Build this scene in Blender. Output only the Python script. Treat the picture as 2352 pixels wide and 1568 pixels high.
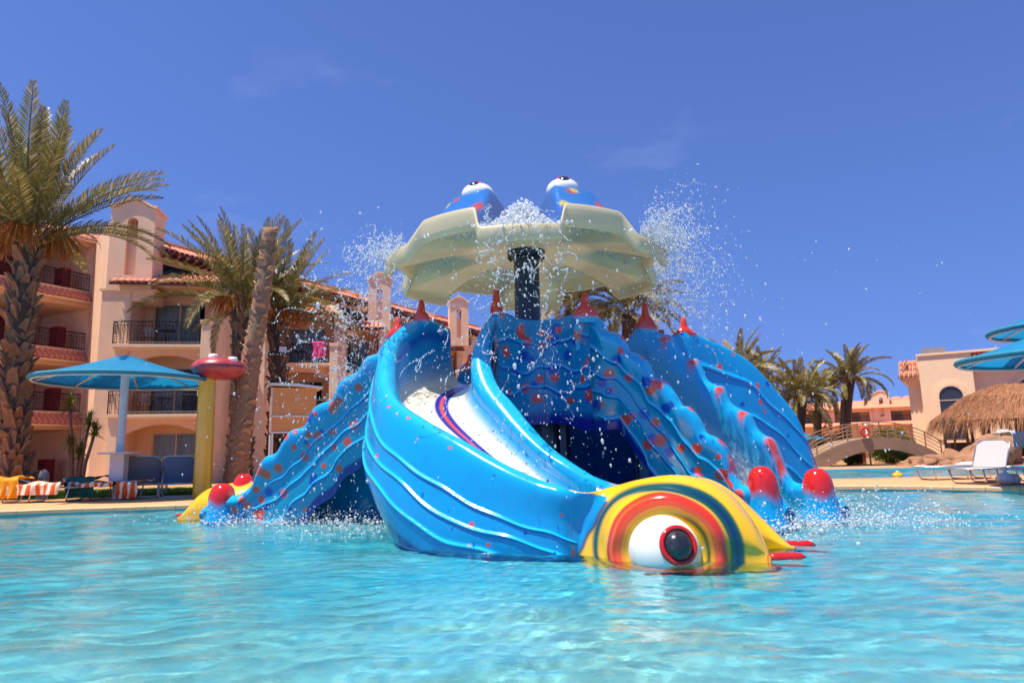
import bpy, math, random
import numpy as np
from mathutils import Matrix, Vector

sc = bpy.context.scene
for _o in list(bpy.data.objects):
    bpy.data.objects.remove(_o)
R = math.radians

# ------------------------------------------------------------------ camera, sky, sun, exposure
CAM_H, PITCH, ROLL, LENS = 1.1, 9.2, 1.25, 24.0
cam_data = bpy.data.cameras.new('camera')
cam_data.lens = LENS
cam_data.sensor_width = 36.0
cam_data.clip_start = 0.05
cam_data.dof.use_dof = True
cam_data.dof.focus_distance = 8.6
cam_data.dof.aperture_fstop = 2.0
cam_data.clip_end = 3000
cam = bpy.data.objects.new('camera', cam_data)
sc.collection.objects.link(cam)
CAM = Matrix.Translation((0, 0, CAM_H)) @ Matrix.Rotation(R(90 + PITCH), 4, 'X') @ Matrix.Rotation(R(-ROLL), 4, 'Z')
cam.matrix_world = CAM
sc.camera = cam

SUN_ELEV, SUN_AZ = 71.0, -122.0            # azimuth from +Y towards +X: the sun stands behind the camera, to the left
world = bpy.data.worlds.new('World')
sc.world = world
world.use_nodes = True
wn = world.node_tree
sky = wn.nodes.new('ShaderNodeTexSky')
sky.sky_type = 'NISHITA'
sky.sun_disc = False
sky.sun_elevation = R(SUN_ELEV)
sky.sun_rotation = R(SUN_AZ)
sky.air_density = 1.0
sky.dust_density = 0.3
sky.ozone_density = 3.0
# look a little above each true direction: the desert air shows no white haze band at the horizon
tcs = wn.nodes.new('ShaderNodeTexCoord')
mps = wn.nodes.new('ShaderNodeMapping')
mps.inputs['Location'].default_value = (0, 0, 0.19)
mps.inputs['Scale'].default_value = (1, 1, 0.62)
nrm = wn.nodes.new('ShaderNodeVectorMath')
nrm.operation = 'NORMALIZE'
wn.links.new(tcs.outputs['Generated'], mps.inputs[0])
wn.links.new(mps.outputs[0], nrm.inputs[0])
wn.links.new(nrm.outputs[0], sky.inputs[0])
tint = wn.nodes.new('ShaderNodeMix')
tint.data_type = 'RGBA'
tint.blend_type = 'MULTIPLY'
tint.inputs[0].default_value = 1.0
tint.inputs[7].default_value = (0.55, 0.65, 1.04, 1)
wn.links.new(sky.outputs[0], tint.inputs[6])
# thin wisps of cirrus, on the sky's own directions
tc = wn.nodes.new('ShaderNodeTexCoord')
mp = wn.nodes.new('ShaderNodeMapping')
mp.inputs['Scale'].default_value = (1.6, 1.6, 4.2)
mp.inputs['Rotation'].default_value = (0.3, 0.5, 0.4)
cn = wn.nodes.new('ShaderNodeTexNoise')
cn.inputs['Scale'].default_value = 1.7
cn.inputs['Detail'].default_value = 7
cn.inputs['Roughness'].default_value = 0.55
cr = wn.nodes.new('ShaderNodeValToRGB')
cr.color_ramp.elements[0].position = 0.62
cr.color_ramp.elements[0].color = (0, 0, 0, 1)
cr.color_ramp.elements[1].position = 0.86
cr.color_ramp.elements[1].color = (0.09, 0.09, 0.09, 1)
wn.links.new(tc.outputs['Generated'], mp.inputs[0])
wn.links.new(mp.outputs[0], cn.inputs['Vector'])
wn.links.new(cn.outputs['Fac'], cr.inputs[0])
cm = wn.nodes.new('ShaderNodeMix')
cm.data_type = 'RGBA'
cm.inputs[7].default_value = (9.0, 8.6, 9.4, 1)
wn.links.new(cr.outputs[0], cm.inputs[0])
wn.links.new(tint.outputs[2], cm.inputs[6])
bg = wn.nodes['Background']
wn.links.new(cm.outputs[2], bg.inputs[0])
bg.inputs[1].default_value = 0.105

sun_data = bpy.data.lights.new('sun', 'SUN')
sun_data.energy = 4.6
sun_data.angle = R(0.53)
sun_data.color = (1.0, 0.93, 0.8)
sun_data.cycles.is_caustics_light = True
sun = bpy.data.objects.new('sun', sun_data)
sc.collection.objects.link(sun)
_d = Vector((math.sin(R(SUN_AZ)) * math.cos(R(SUN_ELEV)), math.cos(R(SUN_AZ)) * math.cos(R(SUN_ELEV)), math.sin(R(SUN_ELEV))))
sun.rotation_euler = _d.to_track_quat('Z', 'Y').to_euler()
sun.location = _d * 40

vs = sc.view_settings
vs.view_transform = 'Standard'
vs.look = 'None'
vs.gamma = 1.0
vs.exposure = 0.65
vs.use_curve_mapping = False
sc.cycles.use_denoising = True
sc.cycles.max_bounces = 10
sc.cycles.transmission_bounces = 8
sc.cycles.transparent_max_bounces = 24
sc.cycles.sample_clamp_indirect = 6.0
sc.cycles.caustics_reflective = False
sc.cycles.caustics_refractive = True

# ------------------------------------------------------------------ helpers
ROT3 = CAM.to_3x3()


def ray(px, py):
    return ROT3 @ Vector(((px - 1176) / 1568.0, -(py - 784) / 1568.0, -1.0))


def V(px, py, Y):
    """world point seen at pixel (2352 wide picture) px, py at depth Y"""
    d = ray(px, py)
    return Vector((0, 0, CAM_H)) + d * (Y / d.y)


def G(px, py, z=0.0):
    d = ray(px, py)
    return Vector((0, 0, CAM_H)) + d * ((z - CAM_H) / d.z)


def L(r, g, b):
    f = lambda c: (c / 255 / 12.92) if c / 255 <= 0.04045 else ((c / 255 + 0.055) / 1.055) ** 2.4
    return np.array([f(r), f(g), f(b)])


def link(o):
    sc.collection.objects.link(o)
    return o


def tag(o, label=None, cat=None, group=None, kind=None):
    for k, v in (('label', label), ('category', cat), ('group', group), ('kind', kind)):
        if v:
            o[k] = v
    return o


def empty(name, loc=(0, 0, 0), rz=0.0, label=None, cat=None, group=None):
    o = link(bpy.data.objects.new(name, None))
    o.location = loc
    o.rotation_euler = (0, 0, rz)
    o.empty_display_size = 0.2
    return tag(o, label, cat, group)


def par(o, p, world_space=True):
    """parent o under p; o's mesh is in world space, or in p's own space"""
    if p is not None:
        o.parent = p
        if world_space:
            m = Matrix.Translation(p.location) @ p.rotation_euler.to_matrix().to_4x4()
            q = p.parent
            if q is not None:
                m = p.matrix_parent_inverse @ m
                m = Matrix.Translation(q.location) @ q.rotation_euler.to_matrix().to_4x4() @ m
            o.matrix_parent_inverse = m.inverted()
    return o


def raw_mesh(name, verts, faces, mat=None, smooth=True):
    me = bpy.data.meshes.new(name)
    verts = np.asarray(verts, dtype=np.float32)
    if isinstance(faces, np.ndarray):
        n, k = faces.shape
        me.vertices.add(len(verts))
        me.vertices.foreach_set('co', verts.ravel())
        me.loops.add(n * k)
        me.loops.foreach_set('vertex_index', faces.astype(np.int32).ravel())
        me.polygons.add(n)
        me.polygons.foreach_set('loop_start', np.arange(0, n * k, k, dtype=np.int32))
        me.update(calc_edges=True)
        me.validate()
    else:
        me.from_pydata(verts.tolist(), [], faces)
    if mat:
        me.materials.append(mat)
    if smooth:
        me.polygons.foreach_set('use_smooth', [True] * len(me.polygons))
    return me


def obj(name, me, parent=None, world_space=True):
    return par(link(bpy.data.objects.new(name, me)), parent, world_space)


def vcol(me, cols):
    a = me.color_attributes.new('paint', 'FLOAT_COLOR', 'POINT')
    c = np.ones((len(cols), 4), dtype=np.float32)
    c[:, :3] = cols
    a.data.foreach_set('color', c.ravel())


def copy_tree(o, parent=None):
    c = link(o.copy())
    c.parent = parent
    for ch in o.children:
        copy_tree(ch, c)
    return c


class MB:
    """collects shapes into one mesh"""

    def __init__(s, M=None):
        s.v, s.f, s.M = [], [], M or Matrix.Identity(4)

    def add(s, vs_, fs):
        n = len(s.v)
        s.v += [tuple(s.M @ Vector(p)) for p in vs_]
        s.f += [tuple(i + n for i in f) for f in fs]
        return s

    def box(s, x0, x1, y0, y1, z0, z1):
        return s.add([(x0, y0, z0), (x1, y0, z0), (x1, y1, z0), (x0, y1, z0), (x0, y0, z1), (x1, y0, z1), (x1, y1, z1), (x0, y1, z1)],
                     [(0, 3, 2, 1), (4, 5, 6, 7), (0, 1, 5, 4), (1, 2, 6, 5), (2, 3, 7, 6), (3, 0, 4, 7)])

    def tube(s, pts, r, n=8, cap=True, closed=False):
        pts = [Vector(p) for p in pts]
        rs = r if isinstance(r, (list, tuple)) else [r] * len(pts)
        vs_, fs = [], []
        prev = None
        K = len(pts)
        for i, p in enumerate(pts):
            a = pts[(i - 1) % K] if closed else pts[max(i - 1, 0)]
            b = pts[(i + 1) % K] if closed else pts[min(i + 1, K - 1)]
            t = (b - a).normalized()
            if prev is None:
                up = Vector((0, 0, 1)) if abs(t.z) < 0.9 else Vector((1, 0, 0))
                e1 = t.cross(up).normalized()
            else:
                e1 = (prev - t * prev.dot(t)).normalized()
            prev = e1
            e2 = t.cross(e1)
            for k in range(n):
                an = 2 * math.pi * k / n
                vs_.append(p + (e1 * math.cos(an) + e2 * math.sin(an)) * rs[i])
        m = K if closed else K - 1
        for i in range(m):
            for k in range(n):
                a, b = i * n + k, i * n + (k + 1) % n
                c, d = ((i + 1) % K) * n + (k + 1) % n, ((i + 1) % K) * n + k
                fs.append((a, b, c, d))
        if cap and not closed:
            fs.append(tuple(range(n))[::-1])
            fs.append(tuple(range((K - 1) * n, K * n)))
        return s.add(vs_, fs)

    def lathe(s, prof, n=24, c=(0, 0, 0)):
        vs_, fs = [], []
        for (r, z) in prof:
            for k in range(n):
                a = 2 * math.pi * k / n
                vs_.append((c[0] + r * math.cos(a), c[1] + r * math.sin(a), c[2] + z))
        for i in range(len(prof) - 1):
            for k in range(n):
                fs.append((i * n + k, i * n + (k + 1) % n, (i + 1) * n + (k + 1) % n, (i + 1) * n + k))
        return s.add(vs_, fs)

    def prism(s, poly, axis, a0, a1):
        """polygon (list of 2d points) pushed along 'x','y' or 'z' from a0 to a1"""
        def p3(p, a):
            return {'x': (a, p[0], p[1]), 'y': (p[0], a, p[1]), 'z': (p[0], p[1], a)}[axis]
        n = len(poly)
        vs_ = [p3(p, a0) for p in poly] + [p3(p, a1) for p in poly]
        fs = [tuple(range(n))[::-1], tuple(range(n, 2 * n))] + [(i, (i + 1) % n, n + (i + 1) % n, n + i) for i in range(n)]
        return s.add(vs_, fs)

    def ball(s, c, r, nu=16, nv=10, sq=(1, 1, 1)):
        vs_, fs = [], []
        for j in range(nv + 1):
            ph = math.pi * j / nv
            for i in range(nu):
                th = 2 * math.pi * i / nu
                vs_.append((c[0] + r * sq[0] * math.sin(ph) * math.cos(th), c[1] + r * sq[1] * math.sin(ph) * math.sin(th), c[2] + r * sq[2] * math.cos(ph)))
        for j in range(nv):
            for i in range(nu):
                fs.append((j * nu + i, (j + 1) * nu + i, (j + 1) * nu + (i + 1) % nu, j * nu + (i + 1) % nu))
        return s.add(vs_, fs)

    def mesh(s, name, mat, smooth=False):
        return raw_mesh(name, s.v, s.f, mat, smooth)

    def build(s, name, mat, parent=None, smooth=False, world_space=True):
        return obj(name, s.mesh(name, mat, smooth), parent, world_space)


# ------------------------------------------------------------------ materials
def node(nt, kind, **kw):
    n = nt.nodes.new(kind)
    for k, v in kw.items():
        setattr(n, k, v)
    return n


def mat(name, col, rough=0.6, var=0.12, scale=6.0, bump=0.0, bscale=None, metal=0.0, coat=0.0, attr=False, spec=0.5, stretch=None, dirt=None, trans=0.0, sss=0.0):
    """procedural material: base colour broken up by noise, optional relief and stains"""
    m = bpy.data.materials.new(name)
    m.use_nodes = True
    nt = m.node_tree
    b = nt.nodes['Principled BSDF']
    b.inputs['Roughness'].default_value = rough
    b.inputs['Metallic'].default_value = metal
    b.inputs['Coat Weight'].default_value = coat
    b.inputs['Coat Roughness'].default_value = 0.06
    b.inputs['Specular IOR Level'].default_value = spec
    b.inputs['Transmission Weight'].default_value = trans
    if sss:
        b.inputs['Subsurface Weight'].default_value = sss
        b.inputs['Subsurface Radius'].default_value = (0.12, 0.1, 0.06)
    t = node(nt, 'ShaderNodeTexCoord')
    mpn = node(nt, 'ShaderNodeMapping')
    if stretch:
        mpn.inputs['Scale'].default_value = stretch
    nt.links.new(t.outputs['Object'], mpn.inputs[0])
    nz = node(nt, 'ShaderNodeTexNoise')
    nz.inputs['Scale'].default_value = scale
    nz.inputs['Detail'].default_value = 6
    nz.inputs['Roughness'].default_value = 0.6
    nt.links.new(mpn.outputs[0], nz.inputs['Vector'])
    rp = node(nt, 'ShaderNodeMapRange')
    rp.inputs[1].default_value = 0.25
    rp.inputs[2].default_value = 0.75
    rp.inputs[3].default_value = 1 - var
    rp.inputs[4].default_value = 1 + var
    nt.links.new(nz.outputs['Fac'], rp.inputs[0])
    mx = node(nt, 'ShaderNodeMix', data_type='RGBA', blend_type='MULTIPLY')
    mx.inputs[0].default_value = 1.0
    if attr:
        at = node(nt, 'ShaderNodeVertexColor', layer_name='paint')
        nt.links.new(at.outputs['Color'], mx.inputs[6])
    else:
        mx.inputs[6].default_value = (*col, 1)
    nt.links.new(rp.outputs[0], mx.inputs[7])
    out = mx.outputs[2]
    if dirt:
        dcol, dscale, dst, dlo, dhi, damt = dirt
        m2 = node(nt, 'ShaderNodeMapping')
        m2.inputs['Scale'].default_value = dst
        nt.links.new(t.outputs['Object'], m2.inputs[0])
        n2 = node(nt, 'ShaderNodeTexNoise')
        n2.inputs['Scale'].default_value = dscale
        n2.inputs['Detail'].default_value = 8
        n2.inputs['Roughness'].default_value = 0.65
        nt.links.new(m2.outputs[0], n2.inputs['Vector'])
        r2 = node(nt, 'ShaderNodeMapRange')
        r2.inputs[1].default_value = dlo
        r2.inputs[2].default_value = dhi
        r2.inputs[3].default_value = 0
        r2.inputs[4].default_value = damt
        nt.links.new(n2.outputs['Fac'], r2.inputs[0])
        x2 = node(nt, 'ShaderNodeMix', data_type='RGBA')
        x2.inputs[7].default_value = (*dcol, 1)
        nt.links.new(r2.outputs[0], x2.inputs[0])
        nt.links.new(out, x2.inputs[6])
        out = x2.outputs[2]
    nt.links.new(out, b.inputs['Base Color'])
    if bump:
        nb = node(nt, 'ShaderNodeTexNoise')
        nb.inputs['Scale'].default_value = bscale or scale * 4
        nb.inputs['Detail'].default_value = 4
        nt.links.new(mpn.outputs[0], nb.inputs['Vector'])
        bp = node(nt, 'ShaderNodeBump')
        bp.inputs['Strength'].default_value = 1.0
        bp.inputs['Distance'].default_value = bump
        nt.links.new(nb.outputs['Fac'], bp.inputs['Height'])
        nt.links.new(bp.outputs[0], b.inputs['Normal'])
    return m


def leaf_mat(name, c1, c2, c3=None, transl=0.35, rough=0.45):
    """foliage: colour differs from piece to piece, light passes through"""
    m = bpy.data.materials.new(name)
    m.use_nodes = True
    nt = m.node_tree
    b = nt.nodes['Principled BSDF']
    b.inputs['Roughness'].default_value = rough
    oi = node(nt, 'ShaderNodeObjectInfo')
    geo = node(nt, 'ShaderNodeNewGeometry')
    mx = node(nt, 'ShaderNodeMix', data_type='RGBA')
    mx.inputs[6].default_value = (*c1, 1)
    mx.inputs[7].default_value = (*c2, 1)
    ad = node(nt, 'ShaderNodeMath', operation='ADD')
    md = node(nt, 'ShaderNodeMath', operation='FRACT')
    nt.links.new(geo.outputs['Random Per Island'], ad.inputs[0])
    nt.links.new(oi.outputs['Random'], ad.inputs[1])
    nt.links.new(ad.outputs[0], md.inputs[0])
    nt.links.new(md.outputs[0], mx.inputs[0])
    col = mx.outputs[2]
    if c3 is not None:
        m3 = node(nt, 'ShaderNodeMix', data_type='RGBA')
        m3.inputs[7].default_value = (*c3, 1)
        cmp_ = node(nt, 'ShaderNodeMath', operation='GREATER_THAN')
        cmp_.inputs[1].default_value = 0.86
        nt.links.new(md.outputs[0], cmp_.inputs[0])
        nt.links.new(cmp_.outputs[0], m3.inputs[0])
        nt.links.new(col, m3.inputs[6])
        col = m3.outputs[2]
    nt.links.new(col, b.inputs['Base Color'])
    tr = node(nt, 'ShaderNodeBsdfTranslucent')
    nt.links.new(col, tr.inputs['Color'])
    ms = node(nt, 'ShaderNodeMixShader')
    ms.inputs[0].default_value = transl
    nt.links.new(b.outputs[0], ms.inputs[1])
    nt.links.new(tr.outputs[0], ms.inputs[2])
    nt.links.new(ms.outputs[0], nt.nodes['Material Output'].inputs[0])
    return m


M = {}
M['paint'] = mat('painted_fibreglass', (1, 1, 1), rough=0.16, var=0.06, scale=3.0, coat=0.6, attr=True, spec=0.5,
                 dirt=(L(60, 90, 80), 2.2, (3.2, 3.2, 0.35), 0.55, 0.8, 0.28), bump=0.004, bscale=5.0)
M['paint_clean'] = mat('glossy_painted_fibreglass', (1, 1, 1), rough=0.12, var=0.03, scale=2.0, coat=0.7, attr=True)
M['cream'] = mat('cream_gelcoat', L(232, 214, 178), rough=0.35, var=0.06, scale=2.5, coat=0.2, sss=0.0,
                 dirt=(L(150, 150, 110), 2.0, (2, 2, 2), 0.5, 0.85, 0.35))
for _k in ('cream',):
    _nt = M[_k].node_tree
    _tr = node(_nt, 'ShaderNodeBsdfTranslucent')
    _tr.inputs['Color'].default_value = (*L(240, 226, 180), 1)
    _ms = node(_nt, 'ShaderNodeMixShader')
    _ms.inputs[0].default_value = 0.4
    _nt.links.new(_nt.nodes['Principled BSDF'].outputs[0], _ms.inputs[1])
    _nt.links.new(_tr.outputs[0], _ms.inputs[2])
    _nt.links.new(_ms.outputs[0], _nt.nodes['Material Output'].inputs[0])
M['canopy_paint'] = mat('painted_translucent_canopy', (1, 1, 1), rough=0.14, var=0.04, scale=2.0, coat=0.6, attr=True)
_nt = M['canopy_paint'].node_tree
_tr = node(_nt, 'ShaderNodeBsdfTranslucent')
_tr.inputs['Color'].default_value = (0.75, 0.8, 0.7, 1)
_ms = node(_nt, 'ShaderNodeMixShader')
_ms.inputs[0].default_value = 0.3
_nt.links.new(_nt.nodes['Principled BSDF'].outputs[0], _ms.inputs[1])
_nt.links.new(_tr.outputs[0], _ms.inputs[2])
_nt.links.new(_ms.outputs[0], _nt.nodes['Material Output'].inputs[0])
M['navy'] = mat('navy_steel', L(14, 42, 66), rough=0.35, var=0.15, scale=4, coat=0.3)
M['black'] = mat('black_resin', L(40, 40, 46), rough=0.2, var=0.35, scale=14, coat=0.4, dirt=(L(120, 120, 125), 7, (1, 1, 1), 0.5, 0.8, 0.4))
M['white_gloss'] = mat('white_gelcoat', L(238, 232, 222), rough=0.15, var=0.03, coat=0.5, dirt=(L(205, 165, 90), 9, (1, 1, .25), 0.58, 0.75, 0.35))
M['red_gloss'] = mat('red_gelcoat', L(206, 30, 18), rough=0.14, var=0.08, coat=0.6)
M['yellow_gloss'] = mat('yellow_gelcoat', L(244, 178, 8), rough=0.16, var=0.06, coat=0.5)

# ------------------------------------------------------------------ splines and lofts
def spline(P, n, t=None):
    """Catmull-Rom through control rows P (K, ...) -> (n, ...) and the parameter in control units"""
    P = np.asarray(P, dtype=float)
    K = len(P)
    t = np.linspace(0, K - 1, n) if t is None else t
    i = np.clip(t.astype(int), 0, K - 2)
    f = (t - i).reshape((-1,) + (1,) * (P.ndim - 1))
    Pm = P[np.maximum(i - 1, 0)]
    P0, P1 = P[i], P[i + 1]
    P2 = P[np.minimum(i + 2, K - 1)]
    out = 0.5 * ((2 * P0) + (-Pm + P1) * f + (2 * Pm - 5 * P0 + 4 * P1 - P2) * f ** 2 + (-Pm + 3 * P0 - 3 * P1 + P2) * f ** 3)
    return out, t


def loft(ctrl, nu, nv, wall=None):
    """ctrl (K stations, Q profile points, 3) -> grid (nu, nv, 3), u 0..1, v in profile units"""
    A, tu = spline(ctrl, nu)
    tv = None
    if wall:                                             # more rows on the outer wall, where the beads are
        tv = np.concatenate([np.linspace(0, 3.7, wall), np.linspace(3.7, ctrl.shape[1] - 1, nv - wall + 1)[1:]])
    B, tv = spline(np.swapaxes(A, 0, 1), nv, tv)
    return np.swapaxes(B, 0, 1).copy(), tu / (len(ctrl) - 1), tv


def grid_faces(nu, nv, wrap=False):
    idx = np.arange(nu * nv).reshape(nu, nv)
    if wrap:
        nx = np.roll(idx, -1, axis=0)
        return np.stack([idx[:, :-1], nx[:, :-1], nx[:, 1:], idx[:, 1:]], -1).reshape(-1, 4)
    return np.stack([idx[:-1, :-1], idx[1:, :-1], idx[1:, 1:], idx[:-1, 1:]], -1).reshape(-1, 4)


def normals(P):
    du = np.gradient(P, axis=0)
    dv = np.gradient(P, axis=1)
    n = np.cross(du, dv)
    return n / (np.linalg.norm(n, axis=-1, keepdims=True) + 1e-9)


def sstep(a, b, x):
    t = np.clip((x - a) / (b - a), 0, 1)
    return t * t * (3 - 2 * t)


def mixc(C, col, m):
    return C * (1 - m[..., None]) + np.asarray(col) * m[..., None]


BLUE, BLUE2, DEEP = L(2, 148, 206), L(24, 184, 232), L(14, 66, 172)
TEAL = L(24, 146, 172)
REDP, CREAM, PURPLE, YEL = L(238, 68, 18), L(244, 232, 206), L(28, 30, 140), L(248, 186, 10)


def spots(P, C, mask, rng, n, rmin, rmax, cols, soft=0.22):
    ii = np.argwhere(mask)
    for k in range(n):
        a, b = ii[rng.integers(len(ii))]
        c = P[a, b]
        r = rng.uniform(rmin, rmax)
        d = np.linalg.norm(P - c, axis=-1)
        m = 1 - sstep(r * (1 - soft), r * (1 + soft), d)
        C = mixc(C, cols[k % len(cols)], m * 0.92 * mask)
    return C


def chute_ctrl(st):
    """stations: PO, PI rim tops; zf floor height; OB, IB wall feet; bulge; rw rim half width -> profile control points"""
    rows = []
    for s in st:
        PO, PI, OB, IB = (np.array(s[k], dtype=float) for k in ('PO', 'PI', 'OB', 'IB'))
        n = PO - PI
        n[2] = 0
        n /= np.linalg.norm(n)
        up = np.array([0, 0, 1.0])
        rw, bu, bi = s.get('rw', 0.11), s.get('bulge', 0.12), s.get('ibulge', 0.08)
        zf = s['zf']
        cw = s.get('cw', 0.18)
        fo = PO - n * (rw + cw)
        fi = PI + n * (rw + cw)
        fo[2] = fi[2] = zf
        mid = (fo + fi) / 2
        mid[2] = zf - 0.04
        wo = PO - n * (rw + 0.02)
        wo[2] = zf + 0.35 * max(PO[2] - zf, 0.05)
        wi = PI + n * (rw + 0.02)
        wi[2] = zf + 0.35 * max(PI[2] - zf, 0.05)
        PS, IS = np.array(s.get('PS', PO), dtype=float), np.array(s.get('IS', PI), dtype=float)
        sh = min(rw * 0.75, 0.5 * max(PO[2] - zf, 0.06))
        shi = min(rw * 0.75, 0.5 * max(PI[2] - zf, 0.06))
        rows.append([OB, OB * 0.67 + PS * 0.33 + n * bu, OB * 0.36 + PS * 0.64 + n * bu * 0.9, PO + n * rw - up * rw * 0.8, PO, PO - n * rw - up * sh,
                     wo, fo, mid, fi, wi, PI + n * rw - up * shi, PI, PI - n * rw - up * rw * 0.8, IS * 0.5 + IB * 0.5 - n * bi, IB])
    return np.array(rows)


def smoothed(pts, k=3, n=3):
    a = np.array(pts, dtype=float)
    for _ in range(n):
        b = a.copy()
        for i in range(len(a)):
            lo = min(i, k, len(a) - 1 - i)
            b[i] = a[i - lo:i + lo + 1].mean(0)
        a = b
    return a


def ridges(P, C, u, v, v0, v1, levels, rng, amp=0.028, wave=0.03, per=5, slope=0.0, direction=1, sig=0.013, step=0.12):
    """raised wavy beads along the outside of a wall (v0..v1 in profile units), painted with a deep blue line under each"""
    N = normals(P)
    f = (v[None, :] - v0) / (v1 - v0) + 0 * u[:, None]
    on = ((f > 0.0) & (f < 1.0)).astype(float)
    H = np.zeros(f.shape)
    for k, lv in enumerate(levels):
        ph = rng.uniform(0, 6.28)
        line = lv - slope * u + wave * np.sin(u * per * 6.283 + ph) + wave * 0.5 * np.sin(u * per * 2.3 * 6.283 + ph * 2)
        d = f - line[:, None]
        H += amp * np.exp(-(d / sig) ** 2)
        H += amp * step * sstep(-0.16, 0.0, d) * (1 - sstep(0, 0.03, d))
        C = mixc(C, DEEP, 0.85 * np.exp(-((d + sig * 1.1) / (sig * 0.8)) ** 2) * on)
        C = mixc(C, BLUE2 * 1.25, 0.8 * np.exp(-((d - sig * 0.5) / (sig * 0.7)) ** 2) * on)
    P += direction * N * (H * on)[..., None]
    return P, C

# ------------------------------------------------------------------ the slide tower in the pool
tower = empty('water_slide', (0.35, 11.5, -0.45),
              label='big blue spotted slide tower with red horns and fish-headed chutes standing in the pool', cat='water slide')
TC = np.array([0.35, 11.5])


EYE = V(1527, 1262, 7.18)


def fish_paint(P, C, face):
    """yellow of the fish head with the rings round its eye; runs from the chute end on to the head"""
    GRN, DKB, ORG = L(10, 84, 66), L(14, 44, 92), L(240, 140, 12)
    dx = P[..., 0] - EYE.x
    dz = P[..., 2] - EYE.z
    r = np.hypot(dx, dz) / 1.07
    an = np.arctan2(dz, dx)                         # 0 = right, pi = left
    r = r + 0.003 * np.sin(an * 7)
    right = sstep(-0.2, 0.9, np.cos(an))
    left = sstep(-0.2, 0.9, -np.cos(an))
    k = P[..., 0] - (0.655 + 0.53 * np.clip(P[..., 2], 0, 0.7) + 0.006 * np.sin(P[..., 2] * 25))
    k = k + 0.42 * sstep(0.60, 0.68, P[..., 2]) * (1 - sstep(1.0, 1.4, P[..., 0]))
    Y_ = np.zeros(P.shape) + YEL
    g0, g1 = 0.535 + 0.025 * right + 0.075 * left, 0.595 + 0.085 * right + 0.045 * left
    ring = sstep(g0 - 0.015, g0 + 0.012, r) * (1 - sstep(g1 - 0.012, g1 + 0.03, r))
    Y_ = mixc(Y_, GRN, ring * face)
    gi = (g0 + g1) / 2
    Y_ = mixc(Y_, DKB, np.exp(-((r - gi) / 0.03) ** 2) * face * (0.25 + 0.7 * right))
    red = sstep(0.385, 0.41, r) * (1 - sstep(0.505, 0.53, r))
    Y_ = mixc(Y_, L(222, 52, 18), red * face)
    Y_ = mixc(Y_, L(238, 112, 20), np.exp(-((r - 0.47) / 0.012) ** 2) * face * left * 0.8)
    Y_ = mixc(Y_, L(236, 92, 20), np.exp(-((r - 0.42) / 0.018) ** 2) * face * 0.8)
    Y_ = mixc(Y_, GRN, np.exp(-((r - 0.355) / 0.016) ** 2) * face * (0.2 + 0.8 * right))
    Y_ = mixc(Y_, ORG, np.exp(-((r - 0.385) / 0.012) ** 2) * face)
    m = sstep(-0.015, 0.03, k)[..., None]
    C = C * (1 - m) + Y_ * m
    C = mixc(C, DKB, np.exp(-((k - 0.01) / 0.022) ** 2) * 0.85 * face * (P[..., 2] < 0.56))
    return C, r


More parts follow.
